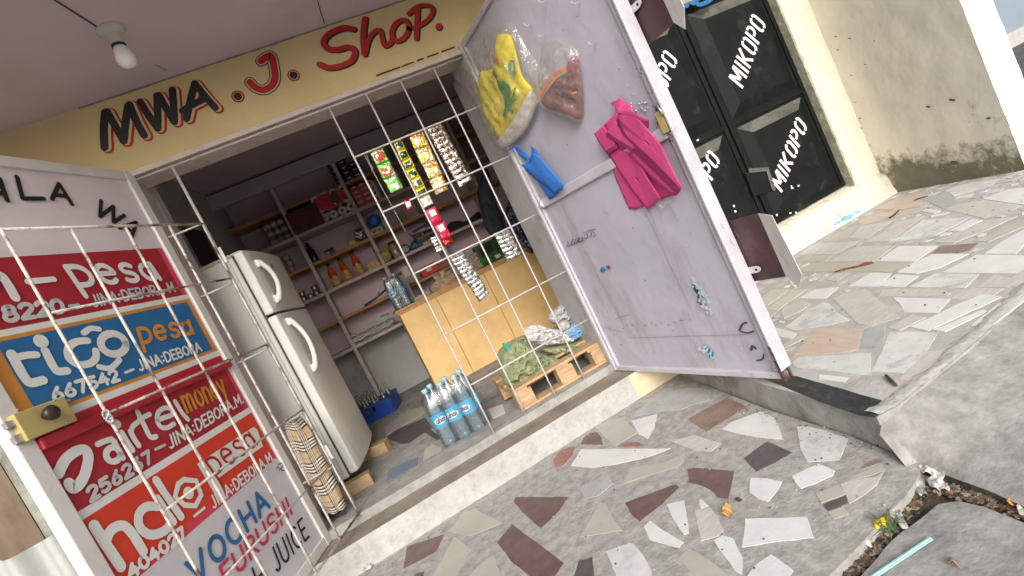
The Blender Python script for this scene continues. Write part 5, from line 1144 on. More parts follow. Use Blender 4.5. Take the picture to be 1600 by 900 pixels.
# ------------------------------------------------------------------ plaid scarf on the gate
def plaid():
    m = bpy.data.materials.new('tan plaid cloth'); m.use_nodes = True; n = m.node_tree.nodes; l = m.node_tree.links; b = n['Principled BSDF']; b.inputs['Roughness'].default_value = .9
    uv = n.new('ShaderNodeUVMap'); uv.uv_map = 'UVMap'; sp = n.new('ShaderNodeSeparateXYZ'); l.new(uv.outputs[0], sp.inputs[0])
    col = None
    def band(ax, per, c, wdt):
        a = n.new('ShaderNodeMath'); a.operation = 'MULTIPLY'; a.inputs[1].default_value = per; l.new(sp.outputs[ax], a.inputs[0])
        f = n.new('ShaderNodeMath'); f.operation = 'FRACT'; l.new(a.outputs[0], f.inputs[0]); s_ = n.new('ShaderNodeMath'); s_.operation = 'SUBTRACT'; s_.inputs[1].default_value = c; l.new(f.outputs[0], s_.inputs[0])
        ab = n.new('ShaderNodeMath'); ab.operation = 'ABSOLUTE'; l.new(s_.outputs[0], ab.inputs[0]); lt = n.new('ShaderNodeMath'); lt.operation = 'LESS_THAN'; lt.inputs[1].default_value = wdt; l.new(ab.outputs[0], lt.inputs[0]); return lt.outputs[0]
    cur = None; base = (.50, .37, .23, 1)
    def lay(fac, c, amt):
        nonlocal cur
        mx = n.new('ShaderNodeMix'); mx.data_type = 'RGBA'; mu = n.new('ShaderNodeMath'); mu.operation = 'MULTIPLY'; mu.inputs[1].default_value = amt; l.new(fac, mu.inputs[0]); l.new(mu.outputs[0], mx.inputs[0])
        if cur is None: mx.inputs[6].default_value = base
        else: l.new(cur, mx.inputs[6])
        mx.inputs[7].default_value = c; cur = mx.outputs[2]
    for ax, per, am in ((1, 4.6, .95), (0, 2.2, .6)):
        for c in (.20, .34, .48, .62): lay(band(ax, per, c, .034), (.022, .02, .018, 1), am)
        for c in (.27, .41, .55): lay(band(ax, per, c, .036), (.75, .7, .62, 1), am)
        lay(band(ax, per, .95, .012), (.12, .05, .04, 1), .6)
    l.new(cur, b.inputs['Base Color'])
    nzz = n.new('ShaderNodeTexNoise'); nzz.inputs['Scale'].default_value = 60; bp = n.new('ShaderNodeBump'); bp.inputs['Strength'].default_value = .5; bp.inputs['Distance'].default_value = .004; l.new(nzz.outputs[0], bp.inputs['Height']); l.new(bp.outputs[0], b.inputs['Normal']); return m
PC = PY(2.90)
Lp = [(443, 655), (449, 680), (462, 712), (478, 745), (496, 778), (512, 800)]; Rp = [(468, 648), (489, 672), (500, 700), (514, 726), (530, 755), (542, 788)]
fn = sheet(PC, Lp, Rp, lambda u, v: .02+.045*math.sin(math.pi*v)**.7+.006*math.sin(v*13+u*3)+.01*nz((u*7, v*4, 1)))
mb = MB(); nu, nv = 50, 36; mb.grid(fn, nu, nv)
sc = tag(obj('plaid_scarf', mb, plaid(), solid=.004), 'tan, black and white plaid cloth hanging by the fridge behind the bar gate', 'cloth')
uvl = sc.data.uv_layers.new(name='UVMap')
for p in sc.data.polygons:
    for li in p.loop_indices:
        vi = sc.data.loops[li].vertex_index; i, j = divmod(vi, nv+1); uvl.data[li].uv = (j/nv+.02*math.sin(i*.2), i/nu+.012*math.sin(j*.22))
mb = MB(); mb.tube([PC.hit(525, 782), PC.hit(530, 790, .01), PC.hit(541, 802), PC.hit(522, 806, .02)], .004, 6); mb.lathe(PC.hit(516, 792, -.02)-V((0, 0, .05)), [(0, 0), (.045, .005), (.05, .05), (.03, .07), (0, .075)], 14)
tag(obj('black_pouch', mb, 'glossb'), 'small black pouch on the floor under the plaid cloth', 'pouch')

# ------------------------------------------------------------------ goods on the wall shelves
def P3(px, py, Y): return PY(Y).hit(px, py)
def nearz(z): return min(list(SHL.values())+[.995], key=lambda q: abs(q-z))
def at(px, py, Y=5.42, zz=None):
    p = P3(px, py, Y); return V((p.x, Y, SHL[zz] if zz else nearz(p.z)))
def cyl(c, r, h, parent, name, m, prof=None, n=14, z0=0):
    mb = MB(); mb.lathe(c, prof or [(0, 0), (r, 0), (r, h), (0, h)], n); return obj(name, mb, m, parent)
# tissue packs
def tissue(c, w_, d_, h, nx_, nz_, label, art):
    t = thing('tissue_pack', label, 'tissue pack', c, 'tissue roll packs on the top shelves'); c = V(c); rx, rz = w_/nx_/2, h/nz_/2; mb = MB()
    for i in range(nx_):
        for j in range(nz_):
            mb.lathe(c+V(((i+.5)*w_/nx_-w_/2, -d_/2, (j+.5)*h/nz_)), [(rx*.3, .012), (rx*.35, .002), (rx*.8, 0), (rx*1.0, .015), (rx*1.0, d_-.015), (rx*.8, d_)], 14, (0, 1, 0))
    obj('rolls', mb, mat('white tissue wrap', (.66, .62, .64), .35, var=.05, bump=.3, bscale=30, coat=.3), t)
    mb = MB()
    if art: 
        pts = [(c.x-.02+ .17*math.cos(a)*1.0, c.y-d_/2-.004-.006*math.cos(a*2), c.z+h*.62+.085*math.sin(a)) for a in [k*.45 for k in range(14)]]; mb.quad(pts, 0)
        mb.quad([(x, y-.003, z) for x, y, z in [(c.x+.04+.045*math.cos(a), c.y-d_/2-.006, c.z+h*.64+.06*math.sin(a)) for a in [k*.7 for k in range(9)]]], 1)
        mb.quad([(c.x-.15+.1*u, c.y-d_/2-.003, c.z+.04+.045*v) for u, v in ((0, 0), (1, 0), (1, 1), (0, 1))], 2)
    else:
        for j in range(nz_): mb.box((c.x-w_*.5, c.y-d_/2-.006, c.z+(j+.2)*h/nz_), (c.x+w_*.22, c.y-d_/2-.002, c.z+(j+.8)*h/nz_), 0)
    obj('printed_wrap', mb, [mat('red wrap print', (.6, .04, .07), .35), mat('brown wrap print', (.14, .05, .03), .4), mat('grey wrap print', (.4, .38, .4), .4)], t)
tissue(at(532, 337, 5.42, 'a')+V((-.01, 0, 0)), .37, .2, .29, 4, 3, 'large white tissue pack with a red print, upper shelf middle bay', True)
tissue(at(577, 318, 5.42, 'a')+V((.01, 0, 0)), .25, .18, .21, 3, 4, 'smaller pink and white tissue roll pack beside the post, upper shelf', False)
def boxt(name, label, cat, c, w_, d_, h, m, group=None, extra=None, tilt=0):
    c = V(c); mb = MB(); ca, sa = math.cos(tilt), math.sin(tilt); mb.obox(c+V((0, 0, h/2+.0005+abs(sa)*w_/2)), V((ca, 0, sa))*(w_/2), V((0, d_/2, 0)), V((-sa, 0, ca))*(h/2)); 
    if extra:
        t = thing(name, label, cat, c, group); obj('carton', mb, m, t, bevel=.002)
        for (nm, a0, b0, a1, b1, mm) in extra:
            q = MB(); q.box((c.x-w_/2+a0*w_, c.y-d_/2-.0025, c.z+b0*h), (c.x-w_/2+a1*w_, c.y-d_/2-.0005, c.z+b1*h)); obj(nm, q, mm, t)
        return t
    return tag(obj(name, mb, m, bevel=.002), label, cat, group)
DK = mat('dark oxblood box', (.07, .015, .012), .5, var=.3); NV = mat('navy pack', (.02, .025, .09), .4, var=.3, scale=30); CW = mat('off white carton', (.55, .53, .5), .6, var=.08); CB_ = mat('brown carton', (.34, .26, .19), .75, var=.1)
RDm = mat('red carton', (.5, .03, .03), .5, var=.15); BLm = mat('bright blue plastic', (.01, .1, .42), .35); YEm = mat('mustard packet', (.55, .4, .07), .45, var=.15); GYm = mat('grey green packet', (.16, .17, .14), .5, var=.2, scale=25)
boxt('wooden_box', 'dark open box with oxblood inside, upper shelf left of the tissue pack', 'box', at(482, 350, 5.42, 'a'), .30, .28, .21, DK)
pk = (( 'tin', .0), )
def cans(label, c, r, h, n, m, m2, group, cat='cans'):
    t = thing('can_stack', label, cat, c, group)
    for k in range(n):
        q = MB(); q.lathe(V(c)+V((.006*(k % 2), 0, k*(h+.002))), [(0, 0), (r*.95, 0), (r, .004), (r, h-.004), (r*.95, h), (0, h)], 16); cc = obj('can', q, m, t)
        q = MB(); q.lathe(V(c)+V((.006*(k % 2), 0, k*(h+.002))), [(r*1.01, h*.25), (r*1.01, h*.75)], 16); obj('can_label', q, m2, cc)
    return t
TIN = mat('tin', (.4, .38, .36), .3, metal=.7); CRM = mat('cream print', (.5, .45, .4), .5, var=.3, scale=60); PNK = mat('pale pink print', (.5, .36, .38), .5, var=.3, scale=50)
for i, (x_, y_) in enumerate(((430, 381), (441, 377), (452, 373))):
    cans(['stack of dull green tins, leftmost on the upper left shelf', 'middle stack of dull green tins, upper left shelf', 'stack of dull green tins beside the upright, upper left shelf'][i], at(x_, y_, 5.42, 'a'), .033, .075, 3, GYm, CRM, 'stacked tins on the upper left shelf')
for i, (x_, y_, k) in enumerate(((527, 279, 4), (541, 273, 4), (554, 267, 3))):
    c = at(x_+2, y_, 5.42, 'T')
    t = thing('packet_stack', ['left stack of navy packets on the top plank', 'middle stack of navy packets on the top plank', 'right, lower stack of navy packets on the top plank'][i], 'packets', c, 'navy packets on the top plank')
    for j in range(k):
        q = MB(); q.box((c.x-.042, c.y-.05, c.z+.001+j*.056), (c.x+.042, c.y+.05, c.z+.054+j*.056)); pp = obj('packet', q, NV, t, bevel=.003)
        q = MB(); q.box((c.x-.025, c.y-.0525, c.z+.02+j*.056), (c.x+.015, c.y-.0505, c.z+.034+j*.056)); obj('packet_print', q, CW, pp)
# second plank
cans('three pale tins stacked on the plank just behind the fridge top', at(456, 421, 5.42, 'b'), .036, .062, 3, TIN, PNK, None)
c = at(491, 404, 5.42, 'b'); t = thing('dark_bottle', 'dark green bottle standing against the left upright on the second plank', 'bottle', c)
cyl(c, .04, .2, t, 'glass', mat('dark green glass', (.012, .03, .02), .15), [(0, 0), (.038, 0), (.04, .02), (.04, .12), (.018, .17), (.014, .2), (0, .2)]); cyl(c+V((0, 0, .2)), .015, .018, t, 'stopper', 'glossb')
c = at(512, 396, 5.42, 'b'); t = thing('small_jar', 'small pale jar with a black lid on the second plank', 'jar', c); cyl(c, .024, .05, t, 'jar_body', CW); cyl(c+V((0, 0, .05)), .026, .014, t, 'lid', 'glossb')
c = at(519, 393, 5.44, 'b'); t = thing('small_jar', 'small dark jar right of the pale jar on the second plank', 'jar', c); cyl(c, .025, .055, t, 'jar_body', GYm); cyl(c+V((0, 0, .055)), .026, .014, t, 'lid', 'glossb')
boxt('mustard_packet', 'small mustard yellow packet on the second plank', 'packet', at(551, 380, 5.42, 'b'), .07, .05, .05, YEm)
c = at(565, 373, 5.42, 'b'); o = puff('foil_packet', PY(5.40), [(554, 372), (553, 362), (560, 356), (569, 358), (573, 370), (566, 376)], 0, .03, foil('black silver foil', (.04, .04, .05), (.7, .7, .72), .3, .6, 50, .52), back=.5, N=40, K=8)
tag(o, 'crinkled black and silver packet beside the mustard packet', 'packet')
boxt('flat_box', 'flat white box with red mark on the second plank, right bay', 'box', at(588, 366, 5.42, 'b')+V((.0, 0, 0)), .16, .12, .06, CW, None, [('printed_mark', .3, .3, .6, .8, RDm), ('dark_print', .65, .35, .9, .7, GYm)])
boxt('flat_box', 'upright white box beside the flat one on the second plank, right bay', 'box', at(606, 357, 5.42, 'b'), .06, .1, .10, CW)
c = at(585, 352, 5.40, 'b')+V((0, 0, .062)); o = puff('blue_pouch', PY(5.38), [(575, 350), (573, 341), (582, 335), (592, 337), (595, 346), (588, 352), (580, 354)], 0, .035, BLm, back=.8, N=40, K=8); tag(o, 'bright blue rounded pouch lying on the flat white box', 'pouch')
boxt('grey_packet', 'small grey box hanging behind the candy sachet, upper right bay', 'box', at(624, 333, 5.42, 'b'), .08, .06, .1, GYm)
# three orange squash bottles
om = mat('orange squash', (.62, .10, .01), .15, var=.2, scale=12, coat=.6)
def squash(c, h, label):
    t = thing('squash_bottle', label, 'squash bottle', c, 'orange squash bottles on the middle shelf'); r = .042
    cyl(c, r, h, t, 'bottle_body', om, [(0, 0), (r*.95, 0), (r, .01), (r, h*.45), (r*.95, h*.55), (r*.6, h*.78), (.017, h*.9), (.015, h*.93), (0, h*.93)], 18)
    cyl(c+V((0, 0, h*.92)), .019, .024, t, 'cap', 'glossb'); q = MB(); q.lathe(c, [(r*1.012, h*.08), (r*1.012, h*.42)], 18); lb_ = obj('label_band', q, mat('squash label', (.6, .42, .12), .5, var=.4, scale=40), t)
squash(at(527, 443, 5.40, 'c'), .235, 'orange squash bottle with black cap, left of three'); squash(at(545, 435, 5.40, 'c'), .245, 'orange squash bottle with black cap, middle of three'); squash(at(564, 425, 5.40, 'c'), .255, 'tallest orange squash bottle with black cap, right of three')
for i, (x_, y_) in enumerate(((579, 421), (586, 418), (592, 415))): boxt('spice_packet', ['orange spice packet next to the squash bottles', 'middle orange yellow spice packet on the middle shelf', 'orange yellow spice packet nearest the upright'][i], 'packet', at(x_, y_, 5.38, 'c'), .035, .02, .06+.01*(i % 2), mat('spice print', (.6, .3, .04), .4, var=.4, scale=60), 'spice packets on the middle shelf', tilt=.2)
for i, (x_, y_) in enumerate(((474, 466), (484, 461), (494, 457))): cans(['small silver topped tin nearest the fridge, middle shelf', 'middle small silver topped tin, middle shelf left bay', 'small silver topped tin beside the upright, middle shelf'][i], at(x_, y_, 5.38, 'c'), .03, .05, 2 if i != 1 else 1, GYm, TIN, 'silver topped tins, middle shelf')
# right bay, middle shelf
c = at(604, 406, 5.38, 'c'); o = puff('yellow_bag', PY(5.37), [(593, 410), (594, 396), (600, 384), (604, 382), (608, 390), (612, 400), (610, 408), (600, 413)], 0, .04, mat('dull yellow plastic', (.42, .33, .08), .35, var=.3, bump=.4, bscale=30), back=.6, N=44, K=8); tag(o, 'dull yellow bag slumped beside the tall jar, middle shelf', 'bag')
c = at(620, 397, 5.36, 'c'); t = thing('tall_jar', 'tall clear jar with a brown lid on the middle shelf', 'jar', c); cyl(c, .04, .15, t, 'jar_body', mat('jar of sweets', (.34, .26, .2), .15, var=.5, scale=30, coat=.8), [(0, 0), (.042, 0), (.044, .01), (.044, .13), (.036, .15), (0, .15)]); cyl(c+V((0, 0, .15)), .04, .028, t, 'lid', mat('brown lid', (.1, .04, .02), .4))
c = at(634, 391, 5.38, 'c'); t = thing('round_tub', 'round brown tub lying on its side, middle shelf right bay', 'tub', c); q = MB(); q.lathe(c+V((0, -.05, .048)), [(0, 0), (.04, 0), (.048, .01), (.048, .08), (0, .08)], 18, (0, 1, 0)); obj('tub_body', q, mat('brown tub', (.22, .1, .06), .35), t); q = MB(); q.lathe(c+V((0, -.053, .048)), [(0, 0), (.032, 0), (.032, .003)], 18, (0, 1, 0)); obj('lid', q, CW, t)
o = puff('teal_cloth', PY(5.37), [(640, 390), (641, 382), (646, 376), (647, 371), (650, 377), (657, 380), (657, 386), (648, 391)], 0, .03, mat('teal blue plastic', (.01, .13, .2), .4, var=.3), back=.5, N=40, K=8); tag(o, 'small teal blue crumpled bag on the middle shelf', 'bag')
for i, (w_, h, m_, tl) in enumerate(((.20, .028, CRM, .03), (.23, .024, NV, -.02), (.2, .03, GYm, .05), (.24, .03, PNK, -.12), (.16, .03, mat('dark blue cover', (.02, .03, .16), .5), .1))):
    boxt('book', ['cream book at the bottom of the leaning pile, middle shelf', 'navy book second from the bottom of the pile', 'grey green book third in the pile', 'pale book near the top of the pile', 'dark blue book topping the leaning pile'][i], 'book', at(672, 374, 5.40, 'c')+V((-.015*i, 0, .03*i+.03*(i > 2))), w_, .16, h, m_, 'books piled on the middle shelf', tilt=tl)
boxt('dark_box', 'dark box leaning against the books, middle shelf right bay', 'box', at(660, 381, 5.38, 'c'), .10, .1, .13, mat('dark carton', (.09, .07, .08), .6), None, [('white_edge', .86, .05, .93, .95, CW)], tilt=0)
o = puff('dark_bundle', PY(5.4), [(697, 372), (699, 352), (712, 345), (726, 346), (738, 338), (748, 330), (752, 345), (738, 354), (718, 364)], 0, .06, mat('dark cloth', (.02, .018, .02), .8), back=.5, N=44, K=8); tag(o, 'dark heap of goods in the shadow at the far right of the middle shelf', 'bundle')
# fourth row and counter level
boxt('cardboard_box', 'cardboard display box with a dark window, fourth plank', 'box', at(630, 434, 5.38, 'd')+V((0, 0, .0)), .25, .2, .16, CB_, None, [('dark_window', .15, .42, .5, .95, DK), ('pale_flap', .55, .5, .8, 1.15, CW), ('red_print', .1, .28, .3, .42, RDm)])
boxt('red_box', 'red printed carton, left of two on the fourth plank', 'box', at(670, 421, 5.38, 'd'), .19, .14, .10, RDm, 'red cartons on the fourth plank', [('pale_print', .3, .35, .6, .8, CW)])
boxt('red_box', 'brown and red carton, right of two on the fourth plank', 'box', at(694, 411, 5.38, 'd'), .17, .14, .09, mat('brown red carton', (.28, .1, .07), .5, var=.3, scale=20), 'red cartons on the fourth plank')
q = MB(); c = at(590, 472, 5.36, 'd'); q.grid(lambda u, v: c+V((-.13+.26*u, -.045+.09*v, .006+.05*u*u+.01*math.sin(v*3.1))), 16, 6); t = thing('sandal', 'black sandal lying on the lower orange plank', 'sandal', c); obj('sole', q, 'glossb', t, solid=.012); q = MB(); q.tube([c+V((.02, -.045, .02)), c+V((.05, -.02, .065)), c+V((.06, .02, .065)), c+V((.03, .05, .02))], .006, 6); obj('strap', q, CB_, t)
# folded papers on the low shelf
fpm = [mat('folded paper', (.62, .62, .58), .7, var=.1, scale=40), mat('grey folded paper', (.3, .32, .3), .7, var=.2, scale=50)]
for i, (x_, y_, k) in enumerate(((555, 536, 5), (569, 529, 5), (583, 522, 4), (597, 515, 6), (610, 508, 7))):
    c = at(x_, y_, 5.38, 'e'); t = thing('paper_stack', ['stack of folded white packs nearest the upright, low shelf', 'second stack of folded white packs, low shelf', 'lowest middle stack of folded white packs, low shelf', 'fourth stack of folded white packs, low shelf', 'tallest stack of folded white packs beside the counter'][i], 'folded packs', c, 'folded packs on the low shelf')
    for j in range(k):
        q = MB(); dx = random.uniform(-.008, .008); q.obox(c+V((dx, 0, .012+j*.021)), V((.046, 0, random.uniform(-.006, .006))), (0, .06, 0), (0, 0, .008)); obj('pack', q, fpm[0 if j % 3 else 1], t, bevel=.006)
# on the counter
q = MB()
def ruffle(cx, cy, R_, name, label):
    P_ = PY(4.86)
    def fn(u, v):
        a = u*6.283; r_ = v**.7; rad = R_*(1+.12*math.sin(a*9)+.1*nz((math.cos(a)*3, math.sin(a)*3, 1)))
        p = P_.hit(cx, cy); return p+V((rad*r_*math.cos(a), -.05*(1-r_)-.022*math.sin(a*11+v*6)*v, rad*r_*math.sin(a)*.9))
    q = MB(); q.grid(fn, 120, 12); return tag(obj(name, q, mat('tan straw', (.46, .36, .26), .8, var=.3, scale=30), solid=.003), label, 'basket')
ruffle(736, 415, .13, 'straw_bundle', 'frilled tan straw bundle on the counter behind the right blister strip'); ruffle(697, 440, .12, 'straw_bundle', 'frilled tan straw bundle on the counter left of the long blister strip')
c = V((1.24, 4.88, .996)); boxt('green_box', 'dark green glossy box on the right of the counter', 'box', c, .26, .16, .21, mat('dark green box', (.02, .10, .02), .3, var=.5, scale=14, coat=.5), None, [('pale_print', .55, .1, .75, .25, CW), ('black_print', .1, .45, .6, .85, 'glossb')])
boxt('cardboard_offcut', 'low grey cardboard offcut lying on the counter behind the edge', 'box', V((.46, 4.82, .996)), .16, .08, .03, mat('grey cardboard', (.33, .3, .28), .8, var=.2, scale=30)); boxt('cardboard_offcut', 'upright grey carton on the counter left of the straw bundles', 'box', V((.63, 4.9, .996)), .13, .1, .055, CB_)
boxt('display_board', 'grey display board standing right of the counter bottles', 'board', V((.36, 5.0, .996)), .12, .02, .28, mat('mauve grey board', (.3, .25, .26), .7), tilt=0)
P_ = PY(4.2)
o = puff('navy_bag', P_, [(786, 340), (796, 314), (806, 318), (816, 340), (822, 358), (828, 378), (834, 396), (822, 392), (812, 376), (800, 372), (790, 356)], 0, .06, foil('navy glittering plastic', (.02, .025, .07), (.3, .33, .45), .25, .3, 34, .62, bs=60), wr=.5, back=.5); tag(o, 'glossy navy plastic bag hanging at the right side of the counter', 'bag')
o = puff('dark_bag', PY(4.5), [(745, 300), (752, 275), (760, 262), (768, 285), (776, 320), (786, 345), (786, 375), (770, 372), (756, 350)], 0, .05, mat('dark blue cloth', (.02, .025, .035), .7), wr=.4, back=.5); tag(o, 'dark cloth hanging from the rear wall right of the grille strips', 'cloth')

# ------------------------------------------------------------------ goods hanging on the lilac door
M['cbag'] = film('clear polythene', (.99, .985, .96), .05, .13, .12, 16, .03)
# yellow printed shirt in a clear bag
ys = thing('bagged_shirt', 'yellow shirt with a green animal print in a clear bag on the lilac door', 'packed shirt', RD.hit(800, 60), 'bagged clothes on the lilac door')
ym = mat('yellow cotton', (.78, .66, .02), .7, var=.08, scale=8, bump=.3, bscale=12, dirt=(.6, .46, .01), damt=.5, dscale=5, dthr=.56)
yfold = lambda x, y, r: .005*math.sin(x*70+y*26)*(1-r**4)
puff('shirt', RD, [(783, 52), (801, 52), (808, 66), (814, 90), (823, 120), (838, 137), (833, 148), (823, 165), (812, 184), (800, 200), (787, 214), (777, 205), (765, 182), (757, 160), (752, 128), (754, 112), (766, 108), (778, 104), (781, 80)], .02, .028, ym, ys, fold=yfold, wr=.15, ws=9)
puff('packing_board', RD, [(838, 137), (848, 152), (843, 168), (834, 190), (820, 210), (800, 226), (790, 229), (783, 221), (787, 214), (800, 198), (812, 182), (823, 163), (832, 146)], .030, .022, mat('white inner pack', (.62, .6, .58), .4, var=.08, dirt=(.45, .35, .38), damt=.4, dscale=30, dthr=.55), ys, wr=.15)
mb = MB()
liz = [(783, 128), (787, 126), (790, 130), (796, 133), (797, 140), (795, 150), (798, 154), (801, 148), (803, 138), (806, 136), (803, 147), (801, 156), (806, 154), (808, 156), (803, 158), (804, 166), (801, 160), (797, 166), (795, 170), (802, 172), (803, 175), (800, 180), (799, 175), (793, 172), (790, 178), (788, 183), (785, 181), (787, 174), (789, 166), (788, 158), (786, 150), (782, 143), (778, 136), (776, 126), (773, 118), (779, 126)]
def hug(px, py, o=.0): return RD.hit(px, py, .0565+o)
mb.quad([hug(*p) for p in liz]); obj('animal_print', mb, mat('green fabric print', (.01, .2, .05), .7), ys)
mb = MB(); mb.quad([hug(*p) for p in ((794, 100), (799, 93), (804, 95), (805, 105), (801, 116), (797, 118), (794, 110))]); mb.quad([hug(p[0], p[1], .001) for p in ((798, 98), (802, 98), (802, 110), (799, 113))], 1); mb.quad([hug(*p) for p in ((767, 84), (780, 94), (779, 101), (772, 99))], 2); mb.quad([hug(*p) for p in ((770, 108), (773, 112), (777, 120), (774, 122), (769, 116))], 3)
obj('shirt_motif', mb, [mat('turquoise print', (.1, .4, .42), .6), mat('lemon print', (.7, .65, .2), .6), mat('orange print', (.5, .12, .03), .6), mat('brown print', (.15, .06, .02), .6)], ys)
puff('clear_bag', RD, [(792, 29), (800, 31), (812, 45), (826, 72), (838, 90), (852, 106), (865, 122), (856, 140), (849, 156), (842, 178), (826, 206), (806, 226), (790, 234), (778, 222), (768, 200), (756, 172), (746, 154), (734, 138), (716, 114), (728, 92), (742, 68), (752, 48), (776, 40)], .016, .075, 'cbag', ys, wr=.1, ws=9, back=.0, N=130, K=26, faces=(1,), crease=.5)
# brown cloth in a clear bag
bs_ = thing('bagged_cloth', 'brown folded cloth with orange trim in a clear bag on the lilac door', 'packed cloth', RD.hit(906, 92), 'bagged clothes on the lilac door')
brm = mat('brown ribbed cloth', (.2, .085, .085), .85, var=.18, scale=10, bump=.6, bscale=40, dirt=(.17, .08, .08), damt=.7, dscale=9, dthr=.52)
puff('folded_cloth', RD, [(898, 92), (906, 88), (909, 102), (913, 128), (914, 150), (912, 184), (898, 180), (880, 173), (862, 169), (850, 158), (856, 146), (868, 128), (882, 116), (896, 110)], .012, .03, brm, bs_, fold=lambda x, y, r: .012*math.sin(x*40+y*30)*(1-r**4), wr=.5, ws=10)
puff('cloth_sleeve', RD, [(899, 92), (904, 88), (908, 100), (911, 120), (913, 136), (904, 140), (895, 146), (896, 128), (898, 108)], .035, .018, brm, bs_, wr=.4)
mb = MB()
for q, wd in (([(852, 150), (862, 134), (872, 122), (884, 110), (897, 102)], .016), ([(906, 142), (913, 139)], .007), ([(894, 122), (897, 128)], .008)): stroke(mb, RD, q, wd, .046)
obj('orange_trim', mb, mat('orange trim', (.85, .25, .05), .6), bs_)
puff('clear_bag', RD, [(862, 58), (884, 62), (900, 72), (907, 84), (911, 108), (916, 140), (915, 176), (912, 189), (896, 184), (870, 176), (850, 166), (838, 150), (846, 120), (852, 90), (855, 70)], .012, .065, 'cbag', bs_, wr=.1, ws=9, back=.0, N=110, K=22, faces=(1,), crease=.5)
# carrier-bag bundles: folded non-woven bags
def bundle(name, label, layers, m, org, strap):
    t = thing(name, label, 'carrier bags', RD.hit(*org), 'folded carrier bag bundles on the lilac door')
    for (pts, o0, bul, th) in layers:
        q = smooth([RD.p2(*p) for p in pts], 1); mb = MB(); n_ = len(q)
        cx = sum(p[0] for p in q)/n_; cy = sum(p[1] for p in q)/n_; ring = []
        for i in range(n_):
            a, b_ = q[i], q[(i+1) % n_]
            for j in range(6): ring.append((a[0]+(b_[0]-a[0])*j/6, a[1]+(b_[1]-a[1])*j/6))
        K = 8; N = len(ring); k0 = len(mb.v)
        for r in range(K+1):
            for i in range(N):
                f = max(r/K, .01); x, y = cx+(ring[i][0]-cx)*f, cy+(ring[i][1]-cy)*f
                mb.v.append(RD.w(x, y, o0+bul*(1-f**2)+.003*nz((x*14, y*14, o0*99))))
        for r in range(K):
            for i in range(N): mb.f.append((k0+r*N+i, k0+(r+1)*N+i, k0+(r+1)*N+(i+1) % N, k0+r*N+(i+1) % N)); mb.m.append(0); mb.sm.append(True)
        obj('bag', mb, m, t, solid=th)
    mb = MB()
    for pts, wd, o in strap: stroke(mb, RD, pts, wd, o)
    obj('strap', mb, m, t, solid=.002)
    return t
pk_ = mat('pink non-woven fabric', (.56, .06, .21), .85, var=.06, scale=4, bump=.15, bscale=150); bl_ = mat('blue non-woven fabric', (.035, .17, .56), .85, var=.06, scale=4, bump=.15, bscale=150)
def Q(l, dx=0, dy=0): return [(910+(x+dx)/4.5, 140+(y+dy)/4.5) for x, y in l]
def foldbundle(name, label, layers, m, org):
    t = thing(name, label, 'carrier bags', RD.hit(*org), 'folded carrier bag bundles on the lilac door')
    for pts, offs in layers:
        mb = MB(); of = offs if isinstance(offs, (list, tuple)) else [offs]*len(pts)
        of = [o*.62 for o in of]; q = [RD.to2(RD.hit(p[0], p[1], o)-RD.n*o) for p, o in zip(pts, of)]; n_ = len(q); cx = sum(p[0] for p in q)/n_; cy = sum(p[1] for p in q)/n_; ring = []
        for a in range(n_):
            b_ = (a+1) % n_
            for k in range(5): f = k/5; ring.append((q[a][0]*(1-f)+q[b_][0]*f, q[a][1]*(1-f)+q[b_][1]*f, of[a]*(1-f)+of[b_]*f))
        oc = sum(of)/n_; K = 6; N = len(ring)
        for r in range(K+1):
            f = max(r/K, .01)
            for x, y, o in ring:
                X, Y_ = cx+(x-cx)*f, cy+(y-cy)*f; mb.v.append(RD.w(X, Y_, oc+(o-oc)*f+.0014*nz((X*16, Y_*16, oc*9))+.0006*nz((X*50, Y_*50, oc*9))))
        for r in range(K):
            for a in range(N): mb.f.append((r*N+a, (r+1)*N+a, (r+1)*N+(a+1) % N, r*N+(a+1) % N)); mb.m.append(0); mb.sm.append(True)
        obj('bag', mb, m, t, solid=.0012)
    return t
lay = [(Q([(110, 330), (180, 270), (260, 200), (400, 400), (420, 520), (300, 520), (190, 470)]), .02), (Q([(180, 460), (240, 640), (330, 842), (372, 844), (430, 822), (340, 640), (260, 480)]), [.02, .012, .006, .006, .012, .02, .02]),
 (Q([(330, 440), (420, 520), (640, 720), (645, 738), (553, 770), (440, 600)]), .012),
 (Q([(188, 462), (250, 420), (345, 450), (400, 520), (470, 640), (553, 765), (510, 800), (480, 828), (455, 842), (360, 720), (262, 580)]), [.03, .03, .035, .05, .052, .052, .04, .03, .026, .03, .03])]
for k in range(2): lay.append((Q([(330, 440), (385, 420), (500, 520), (640, 640), (668, 738), (640, 738), (500, 620), (400, 520)], -6*k, 8*k), .058-.005*k))
F1 = [(248, 200), (262, 165), (300, 150), (345, 165), (400, 205), (465, 285), (520, 345), (560, 400), (600, 490), (655, 600), (704, 688), (690, 705), (600, 610), (480, 490), (380, 400), (290, 310), (258, 250)]
for k in range(4, -1, -1): lay.append((Q([(x, y) if y < 240 else (x-5.5*k, y+9*k) for x, y in F1]), [.092-.0065*k+(.012 if y < 230 else 0) for x, y in F1]))
for k in range(2, -1, -1): lay.append((Q([(82, 312), (150, 250), (172, 290), (186, 330), (232, 372), (228, 396), (162, 440), (120, 380)], 7*k, 9*k), .06-.006*k))
for k in range(2, -1, -1): lay.append((Q([(172, 300), (180, 285), (236, 215), (252, 262), (300, 330), (370, 402), (358, 422), (260, 360)], -4*k, 9*k), [.085-.007*k]*8))
